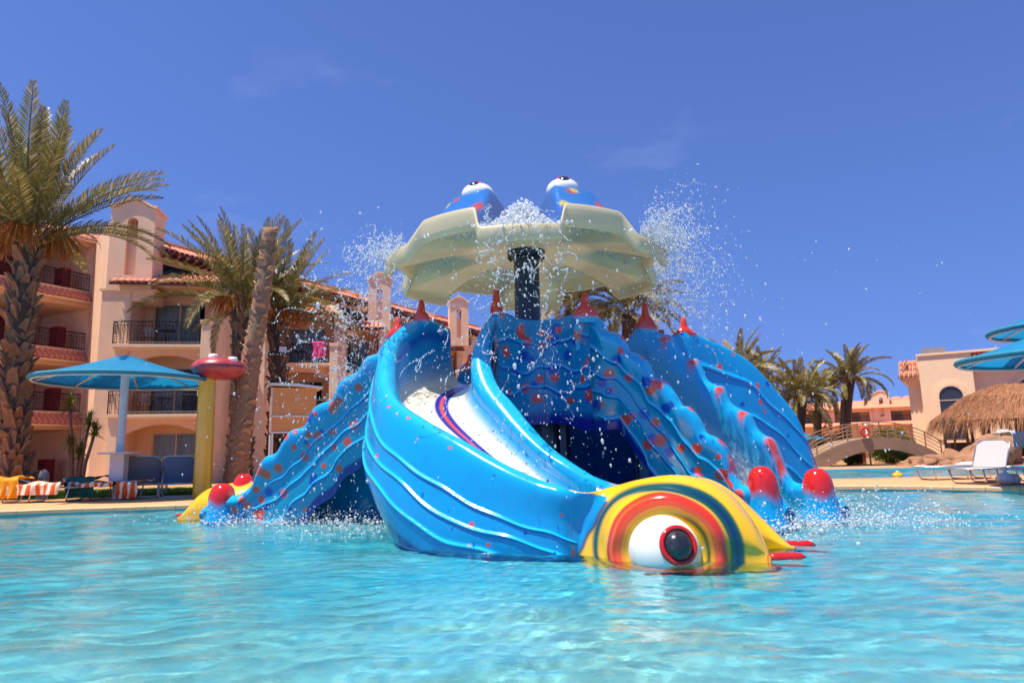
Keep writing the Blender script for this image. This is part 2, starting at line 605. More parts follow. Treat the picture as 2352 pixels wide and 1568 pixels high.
def paint_chute(P, u, v, rng, nspots=34, rim_red=None, rim_red_in=None, floor_u=(0.0, 1.0), stripe=False, teal=0.5, dots=(0.022, 0.05), lv=(0.36, 0.6, 0.84), amp=0.028, wave=0.028, per=4.5, foot=0.14, yellow_end=None, wall_teal=0.0, slope=0.0, step=0.12):
    C = np.zeros(P.shape) + BLUE
    vv = v[None, :] + 0 * u[:, None]
    uu = u[:, None] + 0 * v[None, :]
    # rims a lighter blue, deeper blue line along the inner edge of the rim
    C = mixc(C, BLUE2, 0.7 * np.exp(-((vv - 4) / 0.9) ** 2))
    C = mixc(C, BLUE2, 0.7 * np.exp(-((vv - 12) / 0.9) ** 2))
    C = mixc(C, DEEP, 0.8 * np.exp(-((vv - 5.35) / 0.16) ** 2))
    # channel: cream bed fading to teal walls
    bed = np.exp(-((vv - 8) / 1.55) ** 4)
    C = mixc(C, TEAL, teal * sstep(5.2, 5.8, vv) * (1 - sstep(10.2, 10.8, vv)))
    C = mixc(C, CREAM, bed)
    if stripe:
        b = np.abs(vv - 8.25)
        C = mixc(C, L(40, 40, 150), (b < 0.21).astype(float))
        C = mixc(C, L(232, 82, 30), (b < 0.08).astype(float))
    C = mixc(C, TEAL, wall_teal * (1 - sstep(2.3, 3.0, vv)))  # shade tone put into the paint: teal outer walls below the brighter crests
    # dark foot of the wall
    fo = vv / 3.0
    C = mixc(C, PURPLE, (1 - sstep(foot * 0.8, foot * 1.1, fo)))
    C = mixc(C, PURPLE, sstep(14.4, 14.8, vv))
    wall = ((vv > 3 * foot) & (vv < 3.4)) | ((vv > 13.2) & (vv < 14.6))
    C = spots(P, C, wall, rng, nspots, dots[0], dots[1], [REDP, DEEP, REDP])
    sgn = 1.0
    N = normals(P)
    k = P.shape[0] // 2
    out = P[k, :].mean(0)
    j = int(np.argmin(np.abs(v - 1.5)))
    n_o = P[:, j] - P[:, int(np.argmin(np.abs(v - 8)))]
    n_o[:, 2] = 0
    if (N[:, j] * n_o).sum() < 0:
        sgn = -1.0
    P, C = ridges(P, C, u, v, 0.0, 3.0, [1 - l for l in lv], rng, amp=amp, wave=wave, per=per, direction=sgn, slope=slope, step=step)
    if rim_red:
        for (uc, w) in rim_red:
            m = np.exp(-((uu - uc) / w) ** 4) * np.exp(-((vv - 4.3) / 0.62) ** 4)
            C = mixc(C, REDP, m)
    for (uc, w) in rim_red_in or ():
        m = np.exp(-((uu - uc) / w) ** 4) * np.exp(-((vv - 11.6) / 0.7) ** 4)
        C = mixc(C, REDP, m)
    if yellow_end:
        near = (vv < 6.0)
        C2, _r = fish_paint(P, C, (vv < 4.6).astype(float))
        C = np.where(near[..., None], C2, C)
        C = mixc(C, YEL, sstep(1.12, 1.3, P[..., 0]) * (vv > 10.5))
    return P, C


def chute(name, st, nu, nv, seed, **kw):
    P, u, v = loft(chute_ctrl(st), nu, nv, wall=int(nv * 0.56))
    rng = np.random.default_rng(seed)
    P, C = paint_chute(P, u, v, rng, **kw)
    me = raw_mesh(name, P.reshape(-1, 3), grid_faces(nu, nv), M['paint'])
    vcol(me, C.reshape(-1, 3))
    return obj(name, me, tower)


# --- front chute, sweeping round to the fish head
po = [V(1026, 756, 11.2), V(966, 735, 10.75), V(903, 779, 10.15), V(885, 850, 9.55), V(904, 912, 8.98), V(972, 962, 8.45), V(1060, 1010, 8.05), V(1153, 1062, 7.75), V(1239, 1101, 7.55), V(1303, 1122, 7.42), V(1345, 1158, 7.55), V(1395, 1180, 7.6)]
pi_ = [V(1172, 728, 10.8), V(1142, 722, 10.4), V(1113, 765, 10.05), V(1106, 825, 9.7), V(1125, 878, 9.4), V(1164, 926, 9.1), V(1212, 980, 8.8), V(1262, 1028, 8.55), V(1314, 1064, 8.35), V(1366, 1096, 8.2), V(1410, 1122, 8.1), V(1460, 1130, 8.0)]
OC = Vector((0, 0, CAM_H))
push = lambda pts, f: [OC + (p - OC) * f for p in pts]
po, pi_ = push(po, 1.035), push(pi_, 1.035)
zf = [2.28, 2.2, 2.02, 1.8, 1.55, 1.25, 0.95, 0.66, 0.42, 0.25, 0.14, 0.06]
ob = [(-1.15, 11.3, 0.9), (-1.5, 10.8, 0.85), (-1.75, 10.2, 0.75), (-1.82, 9.6, 0.5), (-1.66, 8.95, 0.2), (-1.36, 8.4, -0.06), (-0.8, 7.92, -0.35), (-0.12, 7.6, -0.35), (0.40, 7.42, -0.35), (0.66, 7.42, -0.35), (0.9, 7.75, -0.35), (1.15, 7.85, -0.35)]
ob = [(x * 1.035, y * 1.035, z) for x, y, z in ob]
st = []
for k in range(11):
    q = pi_[k]
    st.append(dict(PO=po[k], PI=q, zf=zf[k], OB=ob[k], IB=(q.x + 0.12, q.y + 0.1, max(q.z - 1.5, -0.35) if k < 5 else -0.35),
                   bulge=[0.1, 0.12, 0.17, 0.24, 0.27, 0.22, 0.16, 0.14, 0.1, 0.04, -0.05, -0.1][k], rw=[0.07, 0.1, 0.13, 0.15, 0.15, 0.14, 0.13, 0.12, 0.11, 0.1, 0.07, 0.05][k], ibulge=0.03, cw=0.16))
FRONT_CT = chute_ctrl(st[:10])
chute_front = chute('front_chute', st, 340, 270, 3, nspots=36, stripe=True, teal=0.0, dots=(0.016, 0.034), lv=(-0.02, 0.15, 0.32), slope=0.62, step=0.3, amp=0.026, wave=0.014, per=4, foot=0.17, yellow_end=True)
tag(chute_front, 'front chute curling round from the tower to the yellow fish head')

# --- left chute
pob = [V(905, 800, 11.0), V(871, 811, 11.15), V(841, 822, 11.2), V(822, 852, 11.25), V(789, 871, 11.3), V(774, 893, 11.33), V(762, 916, 11.37), V(729, 931, 11.43), V(712, 954, 11.47), V(699, 978, 11.5), V(669, 989, 11.57),
       V(651, 1014, 11.6), V(635, 1038, 11.65), V(609, 1050, 11.7), V(592, 1081, 11.75), V(582, 1108, 11.8), V(567, 1124, 11.83), V(548, 1135, 11.87), V(520, 1140, 11.9), V(478, 1158, 11.95), V(464, 1168, 12.0)]
pob = [OC + (p - OC) * (1.02 + 0.035 * k / 20) for k, p in enumerate(pob)]
st = []
nB = len(pob)
psb = smoothed(pob)
for k, p in enumerate(pob):
    t = k / (nB - 1)
    zfl = max(2.2 - 2.35 * t, -0.1)
    base_z = 1.35 - 3.1 * t if t < 0.55 else -0.4
    st.append(dict(PO=p, PS=psb[k], PI=(p.x - 0.1, p.y + 1.05 - 0.1 * t, p.z), zf=zfl, OB=(p.x + 0.02, p.y + 0.16 * (1 - t), max(base_z, -0.4)), IB=(p.x, p.y + 1.2, -0.4),
                   bulge=0.05, rw=0.14, ibulge=0.05))
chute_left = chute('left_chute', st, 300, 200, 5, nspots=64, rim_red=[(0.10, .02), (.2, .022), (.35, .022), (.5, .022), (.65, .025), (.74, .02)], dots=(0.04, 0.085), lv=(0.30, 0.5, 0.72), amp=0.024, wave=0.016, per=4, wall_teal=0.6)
tag(chute_left, 'left chute with scalloped crest and two red knobs at its foot')

# --- right chute
poc = [V(1330, 740, 10.05), V(1350, 722, 10.02), V(1371, 728, 10.0), V(1394, 757, 9.98), V(1425, 770, 9.96), V(1441, 802, 9.94), V(1461, 811, 9.92), V(1484, 829, 9.9), V(1497, 861, 9.88), V(1524, 872, 9.86), V(1544, 897, 9.84), V(1565, 928, 9.82), V(1583, 935, 9.8),
       V(1603, 960, 9.78), V(1619, 991, 9.76), V(1645, 1004, 9.74), V(1663, 1022, 9.72), V(1677, 1058, 9.7), V(1682, 1086, 9.69), V(1699, 1108, 9.67), V(1718, 1115, 9.65), V(1770, 1118, 9.6), V(1812, 1165, 9.55)]
pic = [V(1452, 770, 11.25), V(1478, 745, 11.2), V(1500, 765, 11.15), V(1516, 772, 11.12), V(1538, 778, 11.08), V(1556, 806, 11.05), V(1576, 828, 11.02), V(1598, 830, 11.0), V(1618, 872, 10.96), V(1640, 886, 10.92), V(1658, 892, 10.9), V(1674, 925, 10.86), V(1700, 942, 10.82),
       V(1718, 952, 10.79), V(1735, 984, 10.76), V(1752, 998, 10.72), V(1774, 1010, 10.68), V(1790, 1046, 10.64), V(1802, 1078, 10.6), V(1820, 1102, 10.55), V(1840, 1110, 10.5), V(1895, 1118, 10.4), V(1940, 1160, 10.3)]
poc, pic = push(poc, 1.03), push(pic, 1.03)
st = []
psc, isc = smoothed(poc), smoothed(pic)
for k in range(len(poc)):
    p, q = poc[k], pic[k]
    t = k / (len(poc) - 1)
    bz = 1.4 if t < 0.2 else 1.4 - 5.0 * (t - 0.2)
    st.append(dict(PO=p, PS=psc[k], PI=q, IS=isc[k], zf=max(2.3 - 2.75 * t, -0.12), OB=(p.x - 0.05, p.y + 0.2 * (1 - t), max(bz, -0.4)), IB=(q.x, q.y + 0.12, -0.4),
                   bulge=0.05, rw=0.14, ibulge=0.05))
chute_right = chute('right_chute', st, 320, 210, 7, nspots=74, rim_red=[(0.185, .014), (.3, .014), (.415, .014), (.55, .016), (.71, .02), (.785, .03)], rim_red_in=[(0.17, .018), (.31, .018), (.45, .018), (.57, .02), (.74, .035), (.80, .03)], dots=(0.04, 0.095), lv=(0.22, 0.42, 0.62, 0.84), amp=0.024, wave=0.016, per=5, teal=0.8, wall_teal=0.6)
tag(chute_right, 'right chute with red tips along its scalloped walls')

# --- far right chute: its tall curved outer wall shows behind the right one
pod = push([V(1500, 790, 11.3), V(1547, 772, 11.45), V(1572, 764, 11.5), V(1610, 779, 11.62), V(1681, 811, 11.85), V(1726, 843, 12.0), V(1771, 892, 12.15), V(1818, 950, 12.25), V(1838, 1000, 12.4), V(1852, 1046, 12.7), V(1858, 1080, 13.2), V(1850, 1100, 13.9)], 1.03)
st = []
for k, p in enumerate(pod):
    t = k / (len(pod) - 1)
    a = Vector((TC[0] + 0.6, 14.2, 0)) - Vector((p.x, p.y, 0))
    a.normalize()
    q = p + a * 1.0
    st.append(dict(PO=p, PI=(q.x, q.y, p.z - 0.1), zf=max(2.3 - 2.4 * t, 0.0), OB=(p.x - a.x * 0.1, p.y - a.y * 0.1, max(1.0 - 2.2 * t, -0.4)), IB=(q.x, q.y, -0.3), bulge=0.2 if k > 3 else 0.08, rw=0.09, ibulge=0.05))
chute_far = chute('far_chute', st, 240, 180, 11, nspots=60, dots=(0.025, 0.06), lv=(0.2, 0.42, 0.66), amp=0.025, wave=0.018, per=3)
tag(chute_far, 'far right chute with a smooth bulging outer wall')

# --- back left chute: hidden but for its horn and yellow head
poe = [V(905, 775, 12.6), V(880, 800, 12.9), V(830, 880, 13.2), V(760, 960, 13.4), V(690, 1040, 13.5), V(620, 1100, 13.5)]
st = []
for k, p in enumerate(poe):
    t = k / (len(poe) - 1)
    st.append(dict(PO=p, PI=(p.x + 0.35, p.y + 0.95, p.z), zf=max(2.1 - 2.0 * t, 0.1), OB=(p.x - 0.05, p.y - 0.1, -0.35), IB=(p.x + 0.35, p.y + 1.05, -0.35), bulge=0.1, rw=0.09))
chute_back = chute('back_chute', st, 90, 90, 13, nspots=30)

# --- wall panel between the front and the right chute, over the dark opening
nu, nv = 130, 160
a = np.linspace(0, 1, nu)
px_ = -0.22 + 1.38 * a
py_ = 10.2 + 0.62 * np.sin(a * math.pi) ** 0.8 - 0.1 * a
P = np.zeros((nu, nv, 3))
vv = np.linspace(0, 1, nv)
P[..., 0] = px_[:, None] + 0.0 * vv
P[..., 1] = py_[:, None] - 0.12 * (1 - vv)[None, :]
ztop = 3.18 + 0.06 * np.abs(2 * a - 1) ** 3
zbot = 1.42 + 0.10 * np.sin(a * math.pi)
P[..., 2] = zbot[:, None] + (ztop - zbot)[:, None] * vv[None, :]
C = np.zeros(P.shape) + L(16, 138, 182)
rng = np.random.default_rng(21)
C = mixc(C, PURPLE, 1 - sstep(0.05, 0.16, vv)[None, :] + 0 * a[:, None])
C = spots(P, C, (vv[None, :] > 0.2) & (a[:, None] > -1), rng, 36, 0.05, 0.10, [REDP, DEEP, REDP])
P, C = ridges(P, C, a, vv, 0.0, 1.0, [0.33, 0.52, 0.76], rng, amp=0.024, wave=0.03, per=1.6, direction=1 if normals(P)[nu // 2, nv // 2][1] < 0 else -1, sig=0.014)
C = mixc(C, L(10, 20, 40), (np.abs(a - 0.52) < 0.006)[:, None].astype(float) * 0.9 + 0 * vv[None, :])
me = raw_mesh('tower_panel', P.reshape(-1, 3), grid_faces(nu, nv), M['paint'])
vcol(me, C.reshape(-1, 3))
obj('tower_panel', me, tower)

M['inner_blue'] = mat('deep_blue_gelcoat', L(16, 84, 170), rough=0.3, var=0.15, scale=3, coat=0.3)
# --- the standing platform and its dark base behind the opening
mb = MB()
mb.lathe([(0.0, 2.02), (0.5, 2.02), (0.55, 2.08), (0.55, 2.2), (0.5, 2.26), (0, 2.26)], 40, (TC[0], TC[1], 0))
mb.build('platform', M['navy'], tower, smooth=False)
mb = MB()
mb.lathe([(0.5, -0.45), (0.5, 2.02)], 32, (TC[0] + .1, TC[1] + 0.1, 0))
mb2 = MB()
mb2.add([(TC[0] + 1.7 * math.cos(t), TC[1] + 0.2 + 1.3 * math.sin(t), z) for z in (-0.45, 2.0) for t in np.linspace(-0.3, math.pi + 0.3, 20)], [(i, i + 1, i + 21, i + 20) for i in range(19)])
mb2.build('inner_shell', M['inner_blue'], tower, True)
for k in range(6):
    an = k * 1.047 + 0.4
    mb.box(TC[0] + 0.55 * math.cos(an) - .05, TC[0] + 0.55 * math.cos(an) + .05, TC[1] + 0.55 * math.sin(an) - .05, TC[1] + 0.55 * math.sin(an) + .05, -0.45, 2.02)
mb.build('tower_base', M['navy'], tower, smooth=False)


# --- red horns on the wall tops
def horn(p, h=0.34, r=0.05, rb=0.17, skirt=0.30, wd=0.0, el=1.5):
    prof = [(rb * 0.55, -skirt * 1.25), (rb * 0.92, -skirt), (rb, -skirt * 0.72), (rb * 0.86, -skirt * 0.42), (rb * 0.66, -skirt * 0.15), (rb * 0.46, 0.0), (r * 1.1, 0.045), (r * 0.98, 0.08), (r * 0.9, h * 0.55), (r * 0.78, h * 0.88), (r * 0.55, h * 0.96), (r * 0.25, h), (0.001, h)]
    mb = MB()
    mb.lathe(prof, 22)
    ca, sa = math.cos(wd), math.sin(wd)
    vn = []
    for (x, y, z) in mb.v:                              # the skirt is drawn out along the wall and pinched across it
        k = min(max((0.05 - z) / skirt, 0), 1)
        a_, b_ = (x * ca + y * sa) * (1 + (el - 1) * k), (-x * sa + y * ca) * (1 - 0.52 * k)
        vn.append((a_ * ca - b_ * sa, a_ * sa + b_ * ca, z))
    mb.v = vn
    me = mb.mesh('horn', M['paint_clean'], True)
    zz = np.array([q[2] for q in mb.v])
    C = np.zeros((len(zz), 3)) + L(232, 54, 22)
    C = mixc(C, BLUE, 1 - sstep(-skirt * 1.0, -skirt * 0.75, zz))
    vcol(me, C)
    o = link(bpy.data.objects.new('horn', me))
    o.location = p
    par(o, tower, False)
    o.matrix_parent_inverse = Matrix.Translation(tower.location).inverted()
    return o


horn(V(968, 714, 11.13), 0.19, 0.055, 0.16, 0.22, wd=2.4, el=1.3)
horn(V(1140, 694, 10.76), 0.24, 0.058, 0.165, 0.24, wd=1.9, el=1.3)
horn(V(1344, 700, 10.02), 0.2, 0.055, 0.15, 0.22, wd=0, el=1.3)
horn(V(1482, 726, 11.5), 0.24, 0.06, 0.16, 0.28, wd=0, el=1.25)
horn(V(1571, 754, 11.85), 0.2, 0.055, 0.15, 0.16, wd=0, el=1.5)
horn(V(914, 752, 12.6), 0.2, 0.06, 0.16, 0.22)
horn(V(1080, 832, 13.2), 0.16, 0.055, 0.16, 0.22)
horn(V(1519, 768, 12.4), 0.04, 0.055, 0.1, 0.12)
# blue crest of the chute leaving at the back, seen through the entrance gap
mb = MB()
pts = [V(1050, 868, 13.2), V(1066, 846, 13.2), V(1080, 838, 13.2), V(1100, 836, 13.2), V(1130, 850, 13.2)]
mb.prism([(p.x, p.z) for p in pts] + [(pts[-1].x, 0.0), (pts[0].x - .2, 0.0)], 'y', 13.15, 13.3)
me = mb.mesh('back_wall', M['paint'], False)
vcol(me, np.zeros((len(mb.v), 3)) + BLUE)
obj('back_wall', me, tower)


# --- knobs at the chute feet
def knob(p, r, h, wide, depth=0.3, seed=0):
    """bulb on a flaring foot: p on the water, top at height h"""
    prof = []
    for k in range(34):
        t = k / 33
        if t < 0.4:
            z = -0.35 + (0.50 * h + 0.35) * (t / 0.4)
            rr = wide + (r * 1.06 - wide) * sstep(0, 1, np.array((t / 0.4)))
            rr = float(rr)
        else:
            q = (t - 0.4) / 0.6
            an = q * math.pi / 2
            z = 0.50 * h + 0.50 * h * math.sin(an)
            rr = r * 1.06 * math.cos(an) ** 0.72
        prof.append((max(rr, 0.001), z))
    mb = MB()
    mb.lathe(prof, 34)
    me = mb.mesh('foot_knob', M['paint_clean'], True)
    X = np.array(mb.v)
    C = np.zeros((len(X), 3)) + BLUE
    zz = X[:, 2] + 0.05 * np.sin(X[:, 0] * 14 + seed)
    C = mixc(C, L(212, 34, 20), sstep(0.40 * h, 0.60 * h, zz))
    vcol(me, C)
    o = link(bpy.data.objects.new('foot_knob', me))
    o.location = p
    par(o, tower, False)
    o.matrix_parent_inverse = Matrix.Translation(tower.location).inverted()
    return o


def on_water(px, Y, z=0.0):
    d = ray(px, 1200)
    return (d.x / d.y * Y, Y, z)


knob(on_water(1758, 9.93), 0.215, 0.83, 0.40)
knob(on_water(1886, 10.6), 0.22, 0.76, 0.42, seed=2)
knob(on_water(508, 12.55), 0.225, 0.66, 0.36, seed=1)
knob(on_water(556, 13.5), 0.21, 0.80, 0.34, seed=3)

# --- fish head at the end of the front chute: near side with the eye, far side behind the channel
def head_half(crest, base, far_off, nu, nv, name, near=True):
    rows = []
    for c, b in zip(crest, base):
        c, b = np.array(c), np.array(b)
        low = b + np.array([0, -0.10 if near else 0.02, -0.40])
        n = np.array([c[0] - c[0], b[1] - c[1], 0.0])
        n /= np.linalg.norm(n)
        h = c[2]
        m1 = b + (c - b) * np.array([0.25, 0.16, 0.42]) + n * 0.07 * min(1, h / 0.5)
        m2 = b + (c - b) * np.array([0.6, 0.45, 0.78]) + n * 0.05 * min(1, h / 0.5)
        t1 = c + np.array([0, 0.16, -0.05 - 0.03])
        t2 = c + np.array([0, 0.30, -0.35 * max(h, 0.1)])
        t3 = np.array([c[0], c[1] + 0.36, -0.35])
        rows.append([low, b, m1, m2, c, t1, t2, t3])
    if near:                                             # carry on from the last two sections of the chute
        pre = []
        for q_ in FRONT_CT[-2:]:
            fl0 = np.array([q_[6][0], q_[6][1], -0.35])
            pre.append([q_[0], q_[1], q_[2], q_[3], q_[4], q_[5], q_[6], fl0])
        P, u, v = loft(np.array(pre + rows), nu, nv)
        cut = 1.0 / (len(pre) + len(rows) - 1)
        k0 = int(np.searchsorted(u, cut)) - 1
        P, u = P[k0:].copy(), u[k0:]
        u = (u - u[0]) / (1 - u[0])
        nu = len(u)
    else:
        P, u, v = loft(np.array(rows), nu, nv)
    C = np.zeros(P.shape) + YEL
    if near:
        face = ((v[None, :] < 4.6) + 0 * u[:, None]).astype(float)
        C = np.zeros(P.shape) + BLUE
        C, r = fish_paint(P, C, face)
        # relief: folds round the eye
        N = normals(P)
        s = -1.0 if N[nu // 2, nv // 3][1] > 0 else 1.0
        H = 0.055 * np.exp(-((r - 0.46) / 0.07) ** 2) - 0.02 * np.exp(-((r - 0.56) / 0.03) ** 2) - 0.05 * (1 - sstep(0.30, 0.40, r))
        P = P + s * N * (H * (v[None, :] < 4.4))[..., None]
        # the tip of the snout: deep blue edge, red lip
        tip = sstep(0.93, 0.985, u)[:, None] + 0 * v[None, :]
        C = mixc(C, L(14, 44, 92), tip * 0.8)
        C = mixc(C, REDP, (sstep(0.90, 0.92, u) * (1 - sstep(0.93, 0.945, u)))[:, None] * 0.8 + 0 * v[None, :])
    else:
        C = mixc(C, REDP, sstep(0.95, 0.99, u)[:, None] + 0 * v[None, :])
        C = mixc(C, BLUE, (1 - sstep(0.06, 0.2, u))[:, None] + 0 * v[None, :])
    me = raw_mesh(name, P.reshape(-1, 3), grid_faces(nu, nv), M['paint_clean'])
    vcol(me, C.reshape(-1, 3))
    return obj(name, me, tower)


cr_ = [V(1350, 1131, 7.55)] + push([V(1405, 1118, 7.2), V(1465, 1102, 7.1), V(1540, 1091, 7.02), V(1610, 1098, 6.98), V(1668, 1126, 6.95), V(1718, 1178, 6.9), V(1752, 1238, 6.85), V(1770, 1286, 6.75)], 1.06)
bs_ = [G(1345, 1274), G(1395, 1281), G(1452, 1287), G(1530, 1291), G(1608, 1291), G(1676, 1289), G(1726, 1287), G(1758, 1286), G(1773, 1286)]
head = head_half(cr_, bs_, 0, 320, 210, 'fish_head')
head.cycles.is_caustics_receiver = True
chute_front.cycles.is_caustics_receiver = True
tag(head, 'yellow fish head with painted rings round a bulging eye')
cr2 = push([V(1366, 1094, 8.2), V(1420, 1112, 8.05), V(1480, 1108, 7.95), V(1550, 1098, 7.85), V(1622, 1098, 7.8), V(1680, 1126, 7.75), V(1735, 1174, 7.7), V(1780, 1222, 7.62), V(1803, 1247, 7.6)], 1.04)
bs2 = [(p.x, p.y - 0.3, 0.0) for p in cr2]
head2 = head_half(cr2, bs2, 0, 90, 60, 'far_fish_head', near=False)

eye = MB().ball(EYE, 0.375, 40, 28).build('eyeball', M['white_gloss'], head, True)


def eye_ring(c, d, rs, parent, ring_r, tube_r, pup_r, world_space=True, cyl=None):
    d = Vector(d).normalized()
    e1 = d.cross(Vector((0, 0, 1))).normalized()
    e2 = d.cross(e1)
    dist = math.sqrt(max(rs * rs - ring_r * ring_r, 0))
    ctr = Vector(c) + d * dist
    pts = [ctr + (e1 * math.cos(t) + e2 * math.sin(t)) * ring_r for t in np.linspace(0, 2 * math.pi, 40, endpoint=False)]
    MB().tube(pts, tube_r, 12, closed=True).build('iris_ring', M['red_gloss'], parent, True)
    MB().ball(ctr - d * pup_r * 0.30, pup_r, 26, 18).build('pupil', M['black'], parent, True)


eye_ring(EYE, V(1558, 1252, 6.86) - EYE, 0.375, head, 0.168, 0.028, 0.158)
for (a_, b_, Yl, nm) in (((1762, 1281), (1852, 1279), 7.1, 0), ((1786, 1242), (1872, 1240), 7.95, 1)):
    p0, p1 = V(*a_, Yl), V(*b_, Yl)
    p0.z = p1.z = 0.0
    pts = [p0.lerp(p1, t) for t in np.linspace(0, 1, 9)]
    (MB().tube(pts, [0.02, 0.05, 0.055, 0.052, 0.05, 0.05, 0.052, 0.045, 0.012], 12).build('lip', M['red_gloss'], head if nm == 0 else head2, True))

# yellow head of the back left chute
mb = MB()
c0 = on_water(512, 13.6)
pts = [V(428, 1182, 13.4), V(440, 1160, 13.4), V(456, 1138, 13.4), V(480, 1122, 13.4), V(520, 1112, 13.4), V(560, 1108, 13.4), V(600, 1108, 13.4), V(640, 1112, 13.4)]
rows = []
for p in pts:
    h = max(p.z, 0.02)
    rows.append([(p.x, p.y - 0.35, -0.35), (p.x, p.y - 0.34, 0.0), (p.x, p.y - 0.28, h * 0.6), (p.x, p.y, h), (p.x, p.y + 0.2, h * 0.8), (p.x, p.y + 0.3, -0.35)])
P, u, v = loft(np.array(rows), 60, 40)
me = raw_mesh('back_fish_head', P.reshape(-1, 3), grid_faces(60, 40), M['yellow_gloss'])
hb = obj('back_fish_head', me, tower)
for (x0, x1, y_) in ((402, 440, 1183), (440, 480, 1187)):
    p0, p1 = G(x0, y_, 0.0), G(x1, y_, 0.0)
    MB().tube([p0.lerp(p1, t) for t in np.linspace(0, 1, 7)], [0.01, 0.035, 0.04, 0.04, 0.04, 0.035, 0.01], 10).build('lip', M['red_gloss'], hb, True)

# ------------------------------------------------------------------ the mushroom fountain on its column
fount = empty('mushroom_fountain', (TC[0] - 0.07, TC[1], -0.45),
              label='frog-faced mushroom fountain with cream scalloped underside on a dark blue column above the slides', cat='fountain')
FX, FY = TC[0] - 0.07, TC[1]
mb = MB()
mb.lathe([(0.22, -0.45), (0.22, 4.5)], 40, (FX, FY, 0))
mb.build('column', M['navy'], fount, True)
mb = MB()
mb.lathe([(0.25, 4.43), (0.33, 4.43), (0.33, 4.50), (0.33, 4.52), (0.33, 4.56), (0.25, 4.56)], 40, (FX, FY, 0))
fl_ = mb.build('flange', M['navy'], fount, False)
mb = MB()
for k in range(14):
    an = k / 14 * 6.283
    mb.lathe([(0.022, 4.40), (0.022, 4.43)], 6, (FX + 0.295 * math.cos(an), FY + 0.295 * math.sin(an), 0))
tag(mb.build('flange_bolts', M['navy'], fl_, False), kind='stuff')

nt_, nr_ = 432, 90
TH0 = R(-90 - 3.5)
th = np.linspace(0, 2 * math.pi, nt_, endpoint=False)
cc = np.cos(6 * (th - TH0))
w = sstep(-0.2, 0.3, -cc)                          # 1 on the humps, 0 in the spouts
Rm = 2.08 + 0.2 * (1 - w)
q = np.linspace(0, 1, nr_)
ramp = sstep(0.30, 0.82, q)                          # humps grow outwards
zs = 4.55 - 0.42 * q ** 1.6                           # trough floor, underside
zh = 4.55 + 0.15 * sstep(0.1, 0.5, q) - 0.09 * sstep(0.75, 1, q) - 0.10 * q ** 2
soft = 0.75 * (1 - q)[None, :]                        # lobes are rounder towards the middle
w2 = sstep(0, 1, (-cc[:, None] + 0.2 + soft) / (0.5 + 2 * soft))
zu = zs[None, :] * (1 - w2 * ramp) + zh[None, :] * w2 * ramp
rr = q[None, :] * Rm[:, None]
# the rim turns down in a soft flange
Pu = np.stack([FX + rr * np.cos(th)[:, None], FY + rr * np.sin(th)[:, None], zu], -1)
ext = []
for (dr, dz) in ((0.01, -0.06), (0.02, -0.15), (0.04, -0.22), (0.09, -0.25), (0.13, -0.23), (0.15, -0.16), (0.155, 0.0), (0.15, 0.07), (0.13, 0.10), (0.09, 0.115)):
    k = 0.6 + 0.4 * w
    rr_ = Rm + dr
    ext.append(np.stack([FX + rr_ * np.cos(th), FY + rr_ * np.sin(th), zu[:, -1] + dz * (k if dz < 0 else 1.0)], -1))
Pu = np.concatenate([Pu, np.stack(ext, 1)], 1)
me = raw_mesh('canopy_underside', Pu.reshape(-1, 3), grid_faces(nt_, Pu.shape[1], wrap=True)[:, ::-1].copy(), M['cream'])
canopy = obj('canopy_underside', me, fount)

zt = zu + 0.09
bul = np.exp(-((q - 0.60) / 0.27) ** 4)[None, :] * sstep(0.0, 0.9, w)[:, None]
zt = zt + 0.46 * bul
rt = rr * 1.0 + (q ** 6)[None, :] * 0.09
Pt = np.stack([FX + rt * np.cos(th)[:, None], FY + rt * np.sin(th)[:, None], zt], -1)
C = np.zeros(Pt.shape) + L(14, 120, 208)
C = mixc(C, DEEP, (np.exp(-((w - 0.5) / 0.3) ** 2)[:, None] * sstep(0.25, 0.5, q)[None, :]) * 0.7)
C = mixc(C, YEL, (1 - sstep(0.1, 0.3, q))[None, :] + 0 * w[:, None])
rng = np.random.default_rng(8)
C = spots(Pt, C, (w[:, None] > 0.9) & (q[None, :] > 0.45), rng, 44, 0.06, 0.11, [L(206, 60, 40), L(226, 200, 40), L(200, 50, 40)])
me = raw_mesh('canopy_top', Pt.reshape(-1, 3), grid_faces(nt_, nr_, wrap=True), M['canopy_paint'])
vcol(me, C.reshape(-1, 3))
top = obj('canopy_top', me, fount)
for (px, py, Yc, dirx) in ((1098, 441, 10.3, -0.35), (1293, 430, 10.3, 0.1)):
    c = V(px, py + 8, Yc)
    eb = MB().ball(c, 0.24, 30, 20, (1.1, 1, 0.8)).build('eye', M['white_gloss'], top, True)
    eye_ring(c, (dirx, -0.85, 0.62), 0.20, top, 0.125, 0.02, 0.12)

# ------------------------------------------------------------------ water, pool, deck
def water_mat(name, tintc, rough=0.0, bump=0.0, bscale=8.0):
    m = bpy.data.materials.new(name)
    m.use_nodes = True
    nt = m.node_tree
    b = nt.nodes['Principled BSDF']
    b.inputs['Base Color'].default_value = (*tintc, 1)
    b.inputs['Transmission Weight'].default_value = 1.0
    b.inputs['IOR'].default_value = 1.33
    b.inputs['Roughness'].default_value = rough
    if bump:
        t = node(nt, 'ShaderNodeTexCoord')
        nb = node(nt, 'ShaderNodeTexNoise')
        nb.inputs['Scale'].default_value = bscale
        nb.inputs['Detail'].default_value = 3
        nt.links.new(t.outputs['Object'], nb.inputs['Vector'])
        bp = node(nt, 'ShaderNodeBump')
        bp.inputs['Strength'].default_value = 1.0
        bp.inputs['Distance'].default_value = bump
        nt.links.new(nb.outputs['Fac'], bp.inputs['Height'])
        nt.links.new(bp.outputs[0], b.inputs['Normal'])
    return m


